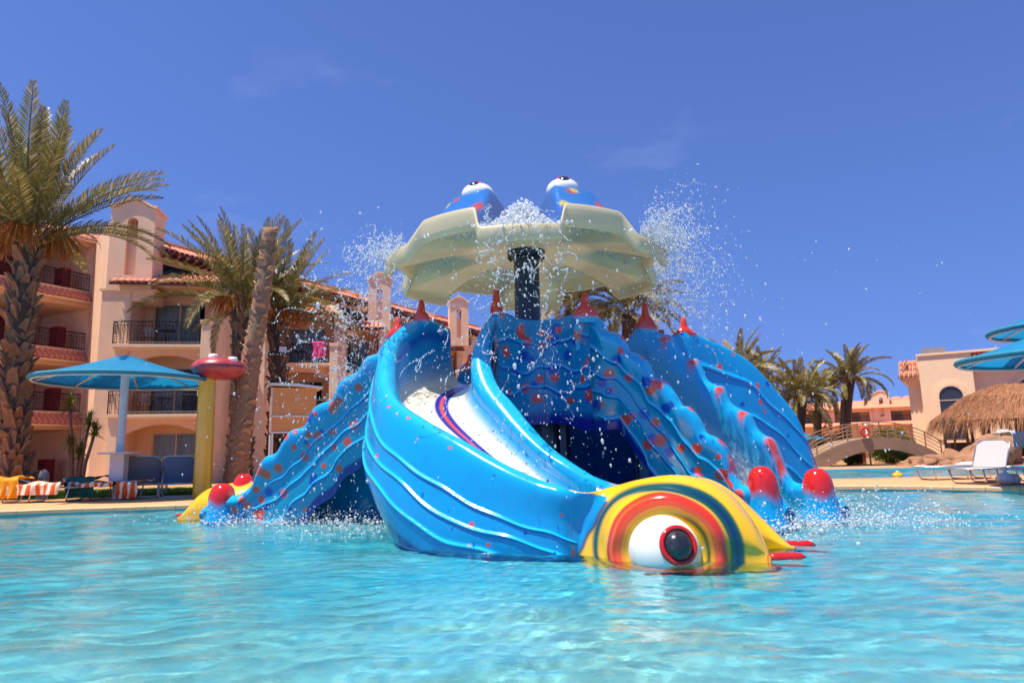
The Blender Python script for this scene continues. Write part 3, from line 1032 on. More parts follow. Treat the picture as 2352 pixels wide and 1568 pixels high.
M['water'] = water_mat('pool_water', (0.78, 0.97, 0.99), bump=0.006, bscale=13.0)
M['pool_floor'] = mat('pool_floor_plaster', L(66, 200, 210), rough=0.7, var=0.10, scale=1.2, bump=0.0)

# small mosaic: every tile its own shade, in paler and deeper drifts
_nt = M['pool_floor'].node_tree
_b = _nt.nodes['Principled BSDF']
_tc = node(_nt, 'ShaderNodeTexCoord')
_vo = node(_nt, 'ShaderNodeTexVoronoi')
_vo.inputs['Scale'].default_value = 14.0
_vo.inputs['Randomness'].default_value = 0.25
_nt.links.new(_tc.outputs['Object'], _vo.inputs['Vector'])
_sp = node(_nt, 'ShaderNodeSeparateColor')
_nt.links.new(_vo.outputs['Color'], _sp.inputs[0])
_n2 = node(_nt, 'ShaderNodeTexNoise')
_n2.inputs['Scale'].default_value = 0.33
_n2.inputs['Detail'].default_value = 5
_nt.links.new(_tc.outputs['Object'], _n2.inputs['Vector'])
_ad = node(_nt, 'ShaderNodeMath', operation='MULTIPLY_ADD')
_ad.inputs[1].default_value = 0.26
_nt.links.new(_sp.outputs[0], _ad.inputs[0])
_mr = node(_nt, 'ShaderNodeMapRange')
_mr.inputs[1].default_value = 0.42
_mr.inputs[2].default_value = 0.62
_mr.inputs[3].default_value = 0.0
_mr.inputs[4].default_value = 0.34
_nt.links.new(_n2.outputs['Fac'], _mr.inputs[0])
# the floor colour grows paler towards the camera end
_sx = node(_nt, 'ShaderNodeSeparateXYZ')
_nt.links.new(_tc.outputs['Object'], _sx.inputs[0])
_my = node(_nt, 'ShaderNodeMapRange', interpolation_type='SMOOTHSTEP')
_my.inputs[1].default_value = 6.6
_my.inputs[2].default_value = 4.2
_my.inputs[3].default_value = 0.0
_my.inputs[4].default_value = 0.42
_nt.links.new(_sx.outputs[1], _my.inputs[0])
_sm = node(_nt, 'ShaderNodeMath', operation='ADD')
_nt.links.new(_mr.outputs[0], _sm.inputs[0])
_nt.links.new(_my.outputs[0], _sm.inputs[1])
_nt.links.new(_sm.outputs[0], _ad.inputs[2])
_rp = node(_nt, 'ShaderNodeValToRGB')
_rp.color_ramp.elements[0].position = 0.0
_rp.color_ramp.elements[0].color = (*L(34, 180, 202), 1)
_rp.color_ramp.elements[1].position = 1.0
_rp.color_ramp.elements[1].color = (*L(156, 206, 200), 1)
_nt.links.new(_ad.outputs[0], _rp.inputs[0])
_nt.links.new(_rp.outputs[0], _b.inputs['Base Color'])

edge_ctrl = [(-30, 2.0), (-24, 7.5), (-17, 12.2), (-10.8, 14.65), (-7.27, 15.48), (-3, 16.3), (2, 17.0), (7.97, 17.1), (11.0, 15.1), (14.5, 12.3), (19, 8.3), (26, 2.0)]
edge, _t = spline(np.array([(x, y, 0) for x, y in edge_ctrl]), 120)
# waves: many small wave trains, mostly along the view
nx, ny = 620, 620
xs = np.linspace(-30, 26, nx)
gy = np.linspace(0, 1, ny)
yb = np.interp(xs, edge[:, 0], edge[:, 1])
Y = 0.4 + (yb[:, None] + 0.25 - 0.4) * gy[None, :] ** 1.25

# finer grid near the middle
sx = np.linspace(-1, 1, nx)
xs2 = np.sign(sx) * np.abs(sx) ** 1.5 * 30
xs2 = np.clip(xs2, -30, 26)
yb = np.interp(xs2, edge[:, 0], edge[:, 1])
Y = 0.4 + (yb[:, None] + 0.12 - 0.4) * gy[None, :] ** 1.25
X = xs2[:, None] + 0 * Y
rng = np.random.default_rng(4)
Z = np.zeros(X.shape)
for k in range(90):
    lam = 0.14 * (12.0 ** rng.uniform(0, 1))
    an = rng.normal(1.75, 0.75)
    kk = 6.283 / lam
    amp = 0.0036 * lam ** 0.74 * rng.uniform(0.5, 1.3)
    # patches: each train fades in and out over the pool
    pa = 0.5 + 0.5 * np.sin(X * rng.uniform(0.15, 0.6) + rng.uniform(0, 6.3)) * np.sin(Y * rng.uniform(0.2, 0.7) + rng.uniform(0, 6.3))
    Z += amp * pa * np.sin(kk * (X * math.cos(an) + Y * math.sin(an)) + rng.uniform(0, 6.3) + 0.6 * np.sin(X * 1.3 + Y * 0.9))
water = obj('water', raw_mesh('water', np.stack([X, Y, Z], -1).reshape(-1, 3), grid_faces(nx, ny), M['water']))
tag(water, 'rippled turquoise water of the pool', 'water', kind='structure')
water.cycles.is_caustics_caster = True

mb = MB()
ring = [tuple(p) for p in edge]
fl = [(p[0], p[1] + 0.2, -0.5) for p in ring] + [(26, -3, -0.5), (-30, -3, -0.5)]
mb.add(fl, [tuple(range(len(fl)))])
floor = mb.build('pool_floor', M['pool_floor'])
tag(floor, 'pale turquoise floor of the pool', 'pool floor', kind='structure')
floor.cycles.is_caustics_receiver = True

M['deck'] = mat('sandstone_paving', L(208, 152, 104), rough=0.8, var=0.12, scale=3.0, bump=0.003, bscale=60, dirt=(L(170, 120, 84), 0.8, (1, 3, 1), 0.5, 0.8, 0.4))
M['coping'] = mat('pale_coping_stone', L(214, 166, 122), rough=0.75, var=0.10, scale=5.0, bump=0.003, bscale=50)
M['ground'] = mat('dry_ground', L(176, 138, 100), rough=0.9, var=0.15, scale=0.8)
M['grass_base'] = mat('lawn_soil', L(60, 84, 24), rough=0.9, var=0.3, scale=4)
M['grass'] = leaf_mat('grass_blades', L(70, 110, 22), L(120, 150, 40), transl=0.3)
DZ = 0.10
# deck: paving with a coping of separate stones along the pool, a step above the water
n2 = len(edge)
tan = np.gradient(edge, axis=0)
tan /= np.linalg.norm(tan, axis=1, keepdims=True)
nor = np.stack([-tan[:, 1], tan[:, 0], 0 * tan[:, 0]], 1)          # away from the pool
in_ = edge - nor * 0.03
out_ = edge + nor * 0.36
verts, faces = [], []
for i in range(n2):
    a, b = edge[i] + nor[i] * 0.375, edge[i]
    verts += [(a[0], a[1], DZ), (a[0] * 1.0, max(20.2, a[1] + 0.5), DZ)]
faces = [(2 * i, 2 * i + 2, 2 * i + 3, 2 * i + 1) for i in range(n2 - 1)]
me = raw_mesh('deck', verts, faces, M['deck'], False)
deck = obj('pavement', me)
tag(deck, 'sandy orange paved deck round the pool', 'pavement', kind='structure')
# pool wall under the coping
mb = MB()
for i in range(n2 - 1):
    a, b = edge[i] + nor[i] * 0.02, edge[i + 1] + nor[i + 1] * 0.02
    mb.add([(a[0], a[1], -0.5), (b[0], b[1], -0.5), (b[0], b[1], 0.05), (a[0], a[1], 0.05)], [(0, 1, 2, 3)])
pw = mb.build('pool_wall', M['pool_floor'])
tag(pw, 'pale blue pool wall below the coping', 'pool wall', kind='structure')
cop = empty('kerb', (0, 16.5, 0))
tag(cop, 'pale stone coping along the pool edge', 'kerb', kind='structure')
fine, _t = spline(np.array([(x, y, 0) for x, y in edge_ctrl]), 400)
seg = np.concatenate([[0], np.cumsum(np.linalg.norm(np.diff(fine, axis=0), axis=1))])
pos = 0.0
rnd = random.Random(5)
while pos < seg[-1] - 0.7:
    l = 0.62
    p, q2 = [np.array([np.interp(s_, seg, fine[:, k]) for k in range(3)]) for s_ in (pos + 0.004, pos + l - 0.004)]
    pos += l
    if abs(p[0]) > 16:
        continue
    t_ = (q2 - p) / np.linalg.norm(q2 - p)
    nn = np.array([-t_[1], t_[0], 0])
    dz = rnd.uniform(-0.002, 0.002)
    mb = MB()
    a0, b0, a1, b1 = p - nn * 0.04, q2 - nn * 0.04, p + nn * 0.36, q2 + nn * 0.36
    z0, z1 = 0.03, DZ + 0.012 + dz
    e = nn * 0.018
    vs_ = [(*a0[:2], z0), (*b0[:2], z0), (*b1[:2], z0), (*a1[:2], z0), (*a0[:2], z1 - 0.015), (*b0[:2], z1 - 0.015), (*b1[:2], z1), (*a1[:2], z1), (*(a0 + e)[:2], z1), (*(b0 + e)[:2], z1)]
    mb.add(vs_, [(0, 3, 2, 1), (0, 1, 5, 4), (4, 5, 9, 8), (8, 9, 6, 7), (1, 2, 6, 9, 5), (3, 0, 4, 8, 7), (2, 3, 7, 6)])
    mb.build('coping_stone', M['coping'], cop)

# ground to the horizon, with the second pool let into it on the right
P2 = dict(x0=6.2, x1=60, y0=21.2, y1=29.2)
mb = MB()
for (x0, x1, y0, y1) in ((-900, P2['x0'], 20.2, 31.0), (-900, -29.9, -5, 20.2), (25.9, 900, -5, 20.2), (P2['x0'], 900, 20.2, P2['y0']), (P2['x0'], 900, P2['y1'], 31.0), (P2['x1'], 900, P2['y0'], P2['y1']), (-900, 900, 31.0, 1500)):
    z = DZ - 0.004
    mb.add([(x0, y0, z), (x1, y0, z), (x1, y1, z), (x0, y1, z)], [(0, 1, 2, 3)])
tag(mb.build('ground', M['ground']), 'dry sandy ground round the hotel', 'ground', kind='structure')
mb = MB()
mb.add([(P2['x0'], P2['y0'], 0.02), (P2['x1'], P2['y0'], 0.02), (P2['x1'], P2['y1'], 0.02), (P2['x0'], P2['y1'], 0.02)], [(0, 1, 2, 3)])
nxx, nyy = 240, 120
X2, Y2 = np.meshgrid(np.linspace(P2['x0'], 36, nxx), np.linspace(P2['y0'], P2['y1'], nyy), indexing='ij')
Z2 = np.zeros(X2.shape)
for k in range(30):
    lam = 0.3 * (6.0 ** rng.uniform(0, 1))
    an = rng.uniform(0, 6.3)
    Z2 += 0.004 * lam ** 0.85 * np.sin(6.283 / lam * (X2 * math.cos(an) + Y2 * math.sin(an)) + rng.uniform(0, 6.3))
w2 = obj('water', raw_mesh('water', np.stack([X2, Y2, Z2], -1).reshape(-1, 3), grid_faces(nxx, nyy), M['water']))
tag(w2, 'turquoise water of the second pool beyond the deck', 'water', kind='structure')
w2.cycles.is_caustics_caster = True
mb = MB()
mb.add([(P2['x0'], P2['y0'], -0.7), (P2['x1'], P2['y0'], -0.7), (P2['x1'], P2['y1'], -0.7), (P2['x0'], P2['y1'], -0.7)], [(0, 1, 2, 3)])
for (x0, y0, x1, y1) in ((P2['x0'], P2['y0'], P2['x1'], P2['y0']), (P2['x0'], P2['y1'], P2['x1'], P2['y1']), (P2['x0'], P2['y0'], P2['x0'], P2['y1'])):
    mb.add([(x0, y0, -0.7), (x1, y1, -0.7), (x1, y1, DZ - 0.006), (x0, y0, DZ - 0.006)], [(0, 1, 2, 3)])
f2 = mb.build('pool_floor', M['pool_floor'])
tag(f2, 'turquoise floor of the second pool', 'pool floor', kind='structure')
f2.cycles.is_caustics_receiver = True

# ------------------------------------------------------------------ hotel buildings
M['stucco'] = mat('apricot_stucco', L(246, 198, 158), rough=0.85, var=0.07, scale=1.3, bump=0.004, bscale=28, dirt=(L(178, 118, 92), 0.9, (1, 1, 0.35), 0.52, 0.8, 0.35))
M['stucco_pale'] = mat('pale_apricot_stucco', L(248, 208, 168), rough=0.85, var=0.06, scale=1.5, bump=0.003, bscale=28, dirt=(L(196, 140, 110), 1.2, (1, 1, .35), 0.52, 0.8, 0.3))
M['tile'] = mat('terracotta_tile', L(226, 138, 104), rough=0.7, var=0.18, scale=2.2, bump=0.003, bscale=20)
M['wood'] = mat('red_brown_timber', L(112, 58, 46), rough=0.7, var=0.2, scale=6, stretch=(1, 1, 6))
M['iron'] = mat('dark_wrought_iron', L(44, 36, 34), rough=0.5, var=0.15, metal=0.3)
M['alu'] = mat('beige_window_frame', L(214, 186, 156), rough=0.45, var=0.05)
M['curtain'] = mat('pale_curtain', L(228, 216, 204), rough=0.9, var=0.08, scale=3)
M['dark_room'] = mat('dim_room', L(58, 48, 44), rough=0.9, var=0.1)
M['inner_wall'] = mat('gallery_plaster', L(196, 150, 130), rough=0.9, var=0.08, scale=1.0)
M['red_door'] = mat('dark_red_door', L(120, 20, 34), rough=0.45, var=0.1)
M['white'] = mat('white_paint', L(226, 222, 216), rough=0.5, var=0.05)
gl = bpy.data.materials.new('window_glass')
gl.use_nodes = True
_nt = gl.node_tree
_nt.nodes.remove(_nt.nodes['Principled BSDF'])
_t1 = node(_nt, 'ShaderNodeBsdfTransparent')
_t1.inputs[0].default_value = (0.72, 0.78, 0.78, 1)
_g1 = node(_nt, 'ShaderNodeBsdfGlossy')
_g1.inputs['Roughness'].default_value = 0.02
_f1 = node(_nt, 'ShaderNodeFresnel')
_f1.inputs[0].default_value = 1.45
_m1 = node(_nt, 'ShaderNodeMixShader')
_nt.links.new(_f1.outputs[0], _m1.inputs[0])
_nt.links.new(_t1.outputs[0], _m1.inputs[1])
_nt.links.new(_g1.outputs[0], _m1.inputs[2])
_nt.links.new(_m1.outputs[0], _nt.nodes['Material Output'].inputs[0])
M['glass'] = gl


def frame(x, y, deg, z=0.0):
    return Matrix.Translation((x, y, z)) @ Matrix.Rotation(R(deg), 4, 'Z')


_tile = {}


def tile_mesh(r=0.12, l=0.46):
    key = (r, l)
    if key not in _tile:
        vs_, fs = [], []
        n = 6
        for (y, rr, z) in ((0, r, 0.0), (l, r * 0.86, 0.0)):
            for (ro) in (rr, rr - 0.022):
                for k in range(n + 1):
                    a = math.pi * k / n
                    vs_.append((math.cos(a) * ro, y, math.sin(a) * ro * 0.8 + z))
        m = n + 1
        for k in range(n):
            fs += [(k, k + 1, 2 * m + k + 1, 2 * m + k), (k, m + k, m + k + 1, k + 1)]
        _tile[key] = raw_mesh('roof_tile', vs_, fs, M['tile'], True)
    return _tile[key]


def tiled_eave(root, F, x0, x1, yf, zf_, run, rise, name='eave', single=1, hip=(0.0, 0.0), wood=True, pitch=0.245, zsoff=0.0):
    """roof skirt in local frame F: eave line from x0 to x1 at y=yf, z=zf_, rising inwards over run; front course tiles are pieces"""
    mb = MB(F)
    th_ = 0.10
    vs_ = [(x0, yf, zf_), (x1, yf, zf_), (x1 - hip[1], yf + run, zf_ + rise), (x0 + hip[0], yf + run, zf_ + rise)]
    vs2 = [(x, y, z - th_) for x, y, z in vs_]
    mb.add(vs_ + vs2, [(0, 1, 2, 3), (7, 6, 5, 4), (0, 4, 5, 1), (1, 5, 6, 2), (2, 6, 7, 3), (3, 7, 4, 0)])
    ev = mb.build(name, M['wood'] if wood else M['stucco'], root)
    ang = math.atan2(rise, run)
    sl = math.hypot(run, rise)
    courses = max(1, int(math.ceil(sl / 0.42)))
    n = int((x1 - x0) / pitch)
    rest = MB(F)
    tm = tile_mesh()
    for c in range(courses):
        s0 = c * 0.42 - 0.05
        for i in range(n):
            xx = x0 + (i + 0.5) * (x1 - x0) / n
            fr = s0 / sl
            if xx < x0 + hip[0] * fr + 0.02 or xx > x1 - hip[1] * fr - 0.02:
                continue
            Mx = Matrix.Translation((xx, yf + s0 * math.cos(ang), zf_ + s0 * math.sin(ang) + 0.012 + 0.012 * c * 0)) @ Matrix.Rotation(ang + 0.05, 4, 'X')
            if c < single:
                o = link(bpy.data.objects.new('roof_tile', tm))
                par(o, ev, True)
                o.matrix_basis = F @ Mx
            else:
                mm = rest.M
                rest.M = F @ Mx
                rest.add([v.co for v in tm.vertices], [tuple(p.vertices) for p in tm.polygons])
                rest.M = mm
    if rest.v:
        tag(rest.build('upper_tiles', M['tile'], ev, True), kind='stuff')
    return ev


def railing(root, F, pts, z, h=0.95, name='railing', step=0.13):
    """wrought iron balustrade along local points, with a row of rings under the handrail"""
    mb = MB(F)
    for a, b in zip(pts[:-1], pts[1:]):
        a, b = Vector((*a, 0)), Vector((*b, 0))
        n = max(2, int((b - a).length / step))
        up = Vector((0, 0, 1))
        for (zz, r) in ((z + h, 0.028), (z + 0.08, 0.016), (z + h - 0.16, 0.012)):
            mb.tube([a + up * zz, b + up * zz], r, 4)
        t = (b - a).normalized()
        for i in range(n + 1):
            p = a.lerp(b, i / n)
            mb.tube([p + up * (z + 0.0), p + up * (z + h)], 0.0105 if 0 < i < n else 0.024, 4, cap=False)
            if i < n and i % 2 == 0:
                c = a.lerp(b, (i + 1) / n) + up * (z + h - 0.34)
                mb.tube([c + t * 0.07 * math.cos(q_) + up * 0.17 * math.sin(q_) for q_ in np.linspace(0, 6.283, 8, endpoint=False)], 0.009, 3, closed=True)
    return mb.build(name, M['iron'], root)


def sliding_door(root, F, x0, x1, y, z0, z1, rng, name='sliding_door', open_=0.0):
    mb = MB(F)
    w = 0.07
    xm = (x0 + x1) / 2
    for (a, b, c, d) in ((x0, x0 + w, z0, z1), (x1 - w, x1, z0, z1), (xm - w / 2, xm + w / 2, z0, z1 - w), (x0 + w, x1 - w, z1 - w, z1), (x0 + w, xm - w / 2, z0, z0 + w), (xm + w / 2, x1 - w, z0, z0 + w)):
        mb.box(a, b, y - 0.05, y + 0.05, c, d)
    dr = mb.build(name, M['alu'], root)
    for (a, b) in ((x0 + w, xm - w / 2), (xm + w / 2, x1 - w)):
        mb = MB(F)
        mb.add([(a, y, z0 + w), (b, y, z0 + w), (b, y, z1 - w), (a, y, z1 - w)], [(0, 1, 2, 3)])
        mb.build('pane', M['glass'], dr)
    # curtain in soft folds behind the glass, drawn part of the way
    fr = rng.uniform(0.6, 1.0)
    a = x0 + w
    b = a + (x1 - x0 - 2 * w) * fr
    n = 60
    vs_, fs = [], []
    for i in range(n + 1):
        xx = a + (b - a) * i / n
        yy = y + 0.28 + 0.04 * math.sin(i * 0.9) + 0.02 * math.sin(i * 2.3)
        vs_ += [(xx, yy, z0 + 0.02), (xx, yy, z1 - 0.02)]
    fs = [(2 * i, 2 * i + 2, 2 * i + 3, 2 * i + 1) for i in range(n)]
    mb = MB(F)
    mb.add(vs_, fs)
    mb.build('curtain', M['curtain'], dr, True)
    mb = MB(F)
    mb.box(x0, x1, y + 0.5, y + 2.2, z0 - .02, z1)
    mb.f = mb.f[:2] + mb.f[3:]
    mb.build('room', M['dark_room'], dr)
    return dr


def arch_poly(x0, x1, zs_, rise, n=14):
    """underside of a segmental arch from x0 to x1, springing at zs_"""
    return [(x0 + (x1 - x0) * i / n, zs_ + rise * (1 - (2 * i / n - 1) ** 2)) for i in range(n + 1)]


hotel = empty('hotel_block', (-14, 34, DZ), label='apricot hotel with balconies and bell turrets stepping back behind the palms', cat='hotel')
rngb = np.random.default_rng(31)


def bay(x, y, deg, W=3.9, seed=0, top=True, back=5.0, chairs=()):
    F = frame(x, y, deg, DZ)
    z2, z3, zt = 2.85, 5.72, 8.25
    d = 1.7                                   # depth of the recess
    mb = MB(F)
    # solid body behind the recess
    pl, pr = 0.42, W - 0.5
    door = ((1.0, 2.95), (0.75, 2.85), (0.75, 2.95))
    # back wall with door openings, storey by storey
    for (zb, zt_, (dx0, dx1)) in ((0, z2 - 0.2, door[0]), (z2, z3 - 0.2, door[1]), (z3, zt, door[2])):
        mb.box(pl, dx0, d, d + 0.25, zb, zt_)
        mb.box(dx1, pr, d, d + 0.25, zb, zt_)
        mb.box(dx0, dx1, d, d + 0.25, zb + 2.15, zt_)
    # side walls
    mb.box(0.0, pl, -0.02, back, 0, zt)
    mb.box(pr, W, -0.35, back, 0, z3 + 0.62)
    mb.box(pr + .1, W, 0.25, back, z3 + 0.62, zt)
    # storey slabs
    mb.box(pl, pr, 0.12, back, z2 - 0.2, z2 - 0.003)
    mb.box(pl, pr, 0.12, back, z3 - 0.2, z3 - 0.003)
    mb.box(0, W - .003, 0.1, back, zt, zt + 0.25)
    # arched fronts under each balcony
    for zb in (z2 - 0.2, z3 - 0.2):
        ap = arch_poly(pl, pr, zb - 0.62, 0.42)
        mb.prism(ap + [(pr, zb), (pl, zb)], 'y', 0.05, 0.35)
    mb.build('bay_wall', M['stucco'], hotel)
    # balcony edges: projecting slabs with a moulding
    for zb in (z2, z3):
        mb = MB(F)
        mb.box(-0.12, pr - .003, -0.42, 0.117, zb - 0.12, zb)
        mb.box(-0.04, pr - .006, -0.34, 0.114, zb - 0.22, zb - 0.12)
        mb.build('balcony_slab', M['stucco_pale'], hotel)
        railing(hotel, F, [(-0.06, 0.0), (-0.06, -0.36), (pr, -0.36)], zb)
    # front pillar with a capping, scroll beside it
    mb = MB(F)
    mb.box(pr - 0.04, pr + 0.36, -0.50, -0.353, 0, z3 + 0.86)
    mb.box(pr - 0.08, pr + 0.40, -0.54, -0.30, z3 + 0.86, z3 + 1.02)
    mb.box(pr - 0.06, pr + 0.38, -0.54, -0.505, z2 + 0.7, z2 + 0.95)
    mb.build('pillar', M['stucco_pale'], hotel)
    mb = MB(F)
    mb.box(-0.03, pl - 0.1, -0.32, -0.023, 0, z2 - 0.223)
    mb.build('pillar', M['stucco_pale'], hotel)
    for zb, (dx0, dx1) in ((0, door[0]), (z2, door[1]), (z3, door[2])):
        sliding_door(hotel, F, dx0, dx1, d + 0.1, zb + 0.02, zb + 2.15, rngb)
    if top:
        tiled_eave(hotel, F, -0.3, W + 0.1, -0.55, zt + 0.02, 1.5, 0.62, hip=(0.7, 0.5))
        mb = MB(F)
        mb.lathe([(0.001, -0.1), (0.12, -0.09), (0.15, -0.03), (0.15, 0.0)], 12, (1.6, 0.9, zt - 0.003))
        mb.build('ceiling_lamp', M['white'], hotel, True)
    return F


BAYS = [(-16.35, 27.9, 10), (-15.25, 31.1, 10), (-12.75, 34.5, 10), (-11.3, 39.0, 10), (-9.1, 43.4, 10), (-7.4, 47.8, 10)]
FR = [bay(*b, seed=i) for i, b in enumerate(BAYS)]

# long upper block along which the bays step back: attic storey, strip windows, tiled roof
SL = frame(-16.0, 27.4, 60, DZ)
mb = MB(SL)
mb.box(1.3, 30, 0.6, 2.4, 8.0, 8.95)
segs = [(2.0, 5.2), (7.2, 10.6), (12.6, 15.6), (18.2, 21.6), (23.4, 27)]
cur = 1.3
for (a, b) in segs + [(30, 30)]:
    if a > cur:
        mb.box(cur, a, 0.6, 1.0, 8.95, 9.72)
    cur = b
mb.box(1.3, 30, 0.6, 2.4, 9.72, 10.0)
mb.box(1.3, 30, 2.0, 2.3, 10.0, 11.05)
mb.box(1.3, 30, 1.9, 2.4, 11.05, 11.15)
mb.build('attic_wall', M['stucco'], hotel)
for (a, b) in segs:
    mb = MB(SL)
    m_ = (a + b) / 2
    for (p, q_) in ((a, a + 0.08), (m_ - .06, m_ + .06), (b - 0.08, b)):
        mb.box(p, q_, 0.7, 0.85, 8.95, 9.72)
    mb.box(a + .08, b - .08, 0.7, 0.85, 8.953, 9.03)
    mb.box(a + .08, b - .08, 0.7, 0.85, 9.64, 9.717)
    wf = mb.build('window', M['alu'], hotel)
    for (p, q_) in ((a + .08, m_ - .06), (m_ + .06, b - .08)):
        mb = MB(SL)
        mb.add([(p, .78, 9.03), (q_, .78, 9.03), (q_, .78, 9.64), (p, .78, 9.64)], [(0, 1, 2, 3)])
        mb.build('pane', M['glass'], wf)
    mb = MB(SL)
    mb.box(a, b, 1.15, 3, 8.95, 9.72)
    mb.build('room', M['dark_room'], wf)
for (a, b) in ((1.55, 14.3), (15.9, 22.6), (24.2, 30)):
    tiled_eave(hotel, SL, a, b, -0.15, 10.02, 2.1, 0.85, name='roof', single=1 if a < 20 else 0)
    # pergola rafters under the eave
    mb = MB(SL)
    k = a + 0.2
    while k < b:
        mb.box(k, k + 0.07, -0.45, 0.62, 9.76, 9.88)
        k += 0.42
    tag(mb.build('rafter_row', M['wood'], hotel), kind='stuff')


def turret(F, W, dep, z0, z1, root, nm='bell_turret'):
    """square chimney-like turret with an arched niche, a lamp hung in it and a wavy cap"""
    mb = MB(F)
    nx0, nx1 = W * 0.38, W * 0.62
    zb, zs_ = z0 + 0.6, z1 - 1.0
    mb.box(0, nx0, 0, dep, z0, z1 - 0.5)
    mb.box(nx1, W, 0, dep, z0, z1 - 0.5)
    mb.box(nx0, nx1, 0.22, dep, z0, zs_ - 0.45)
    mb.box(nx0, nx1, 0.0, 0.22, z0, zb)
    ap = [(nx0 + (nx1 - nx0) * (0.5 - 0.5 * math.cos(math.pi * i / 10)), zs_ + (nx1 - nx0) * 0.5 * math.sin(math.pi * i / 10)) for i in range(11)]
    mb.prism(ap + [(nx1, z1 - 0.5), (nx0, z1 - 0.5)], 'y', 0.0, dep)
    n = 16
    wav = [(W * i / n, z1 - 0.5 + 0.12 + 0.38 * (0.5 - 0.5 * math.cos(2 * math.pi * i / n))) for i in range(n + 1)]
    mb.prism([(W, z1 - 0.5), (0, z1 - 0.5)] + wav, 'y', 0.003, dep - .003)
    o = mb.build(nm, M['stucco'], root)
    cap = [(-0.08 + (W + 0.16) * i / n, z1 - 0.5 + 0.125 + 0.38 * (0.5 - 0.5 * math.cos(2 * math.pi * i / n))) for i in range(n + 1)]
    mb = MB(F)
    mb.prism(cap + [(x, z + 0.12) for x, z in cap[::-1]], 'y', -0.09, dep + 0.09)
    mb.build('turret_cap', M['stucco_pale'], o)
    mb = MB(F)
    xm = (nx0 + nx1) / 2
    mb.tube([(xm, 0.25, zs_ + 0.2), (xm, 0.25, zs_ - 0.12)], 0.015, 5)
    mb.lathe([(0.001, -0.24), (0.06, -0.22), (0.07, -0.16), (0.03, -0.12)], 10, (xm, 0.25, zs_))
    mb.build('bell', M['white'], o, True)
    return o


turret(frame(-16.9, 27.7, 10, DZ), 1.75, 1.3, 8.1, 12.0, hotel)
turret(frame(-8.7, 40.6, 10, DZ), 1.35, 1.3, 8.5, 12.0, hotel)
turret(frame(-4.4, 47.6, 10, DZ), 1.35, 1.3, 8.5, 12.0, hotel)
# pier under the first turret and the blank wall running back to the gallery wing
mb = MB(frame(-16.95, 27.75, 10, DZ))
mb.box(-.1, 0.98, 0.0, 3.0, 0, 8.02)
mb.box(-.2, 2.05, -0.06, 1.4, 8.02, 8.1)
mb.box(1.0, 1.9, 0.05, 1.3, 8.1 - 0.5, 8.02)
mb.build('corner_pier', M['stucco'], hotel)
mb = MB()
w0, w1 = Vector((-16.9, 27.9)), Vector((-21.6, 34.0))
t_ = (w1 - w0).normalized()
nn = Vector((-t_.y, t_.x)) * -0.3
mb.prism([(w0.x, w0.y), (w1.x, w1.y), (w1.x + nn.x, w1.y + nn.y), (w0.x + nn.x, w0.y + nn.y)], 'z', DZ, 12.0)
mb.v = [(x, y, (11.35 if abs(y - 28) < 1 else 12.15) if z > 5 else z) for x, y, z in mb.v]
mb.build('blank_wall', M['stucco'], hotel)
for bx in (-2.0, 4.0):
    pass

# ------------------------------------------------------------------ gallery wing on the far left
wing = empty('gallery_wing', (-22.5, 30, DZ), label='four storey apricot wing with open galleries and tiled ledges behind the tall palm', cat='building')
WF = frame(-25.2, 25.0, 61.8, DZ)               # x runs away from the camera along the front
LW = 9.6
mb = MB(WF)
zfl = [0.0, 3.35, 6.35, 9.3]
for i, z in enumerate(zfl):
    if i:
        mb.box(-4, LW, 0.0, 4.2, z - 0.85, z)           # floor beams
mb.box(-4, LW, 0.0, 4.2, 11.55, 12.0)
mb.box(-4, LW, 4.2, 4.5, 0, 12.0)
mb.box(LW - 0.5, LW - 0.003, 0.01, 4.2, 0, 12.0)
mb.box(-4, LW, 0.3, 0.6, 12.0, 12.45)
mb.build('gallery_wall', M['stucco'], wing)
mb = MB(WF)
for i, z in enumerate(zfl):
    mb.box(-4, LW - 0.5, 4.15, 4.197, z, z + 2.2)
mb.build('gallery_back', M['inner_wall'], wing)
for i, z in enumerate(zfl):
    if i:
        tiled_eave(wing, WF, -4, LW + 0.05, -0.62, z - 0.62, 0.62, 0.42, name='ledge', single=1, wood=False)
        railing(wing, WF, [(-4, 0.12), (LW - 0.5, 0.12)], z, 0.85)
    for dx in (1.2, 6.6):
        mb = MB(WF)
        mb.box(dx, dx + 0.95, 4.08, 4.145, z + 0.02, z + 2.05)
        mb.build('door', M['red_door'], wing)
    mb = MB(WF)
    mb.box(LW - 1.5, LW - 1.1, 0.7, 1.4, z + 0.003, z + 1.15)
    mb.build('cabinet', M['red_door'], wing)
tiled_eave(wing, WF, -4, LW + 0.2, -0.6, 11.72, 0.9, 0.55, name='ledge', single=1, wood=False)

# ------------------------------------------------------------------ palms
M['frond'] = leaf_mat('palm_frond', L(102, 98, 44), L(150, 130, 70), L(184, 156, 108), transl=0.25)
M['frond_dry'] = leaf_mat('dry_palm_frond', L(168, 138, 96), L(196, 168, 124), transl=0.2)
M['bark'] = mat('palm_bark', L(92, 66, 48), rough=0.9, var=0.35, scale=9, bump=0.02, bscale=22)
M['bark_pale'] = mat('pale_palm_bark', L(150, 112, 84), rough=0.9, var=0.35, scale=9, bump=0.02, bscale=22)
M['boot'] = mat('palm_leaf_base', L(150, 106, 74), rough=0.9, var=0.45, scale=7, bump=0.008, bscale=30)
M['boot_pale'] = mat('weathered_leaf_base', L(176, 136, 98), rough=0.9, var=0.3, scale=7, bump=0.008, bscale=30)
M['dates'] = leaf_mat('date_strands', L(176, 92, 24), L(206, 128, 44), transl=0.15)


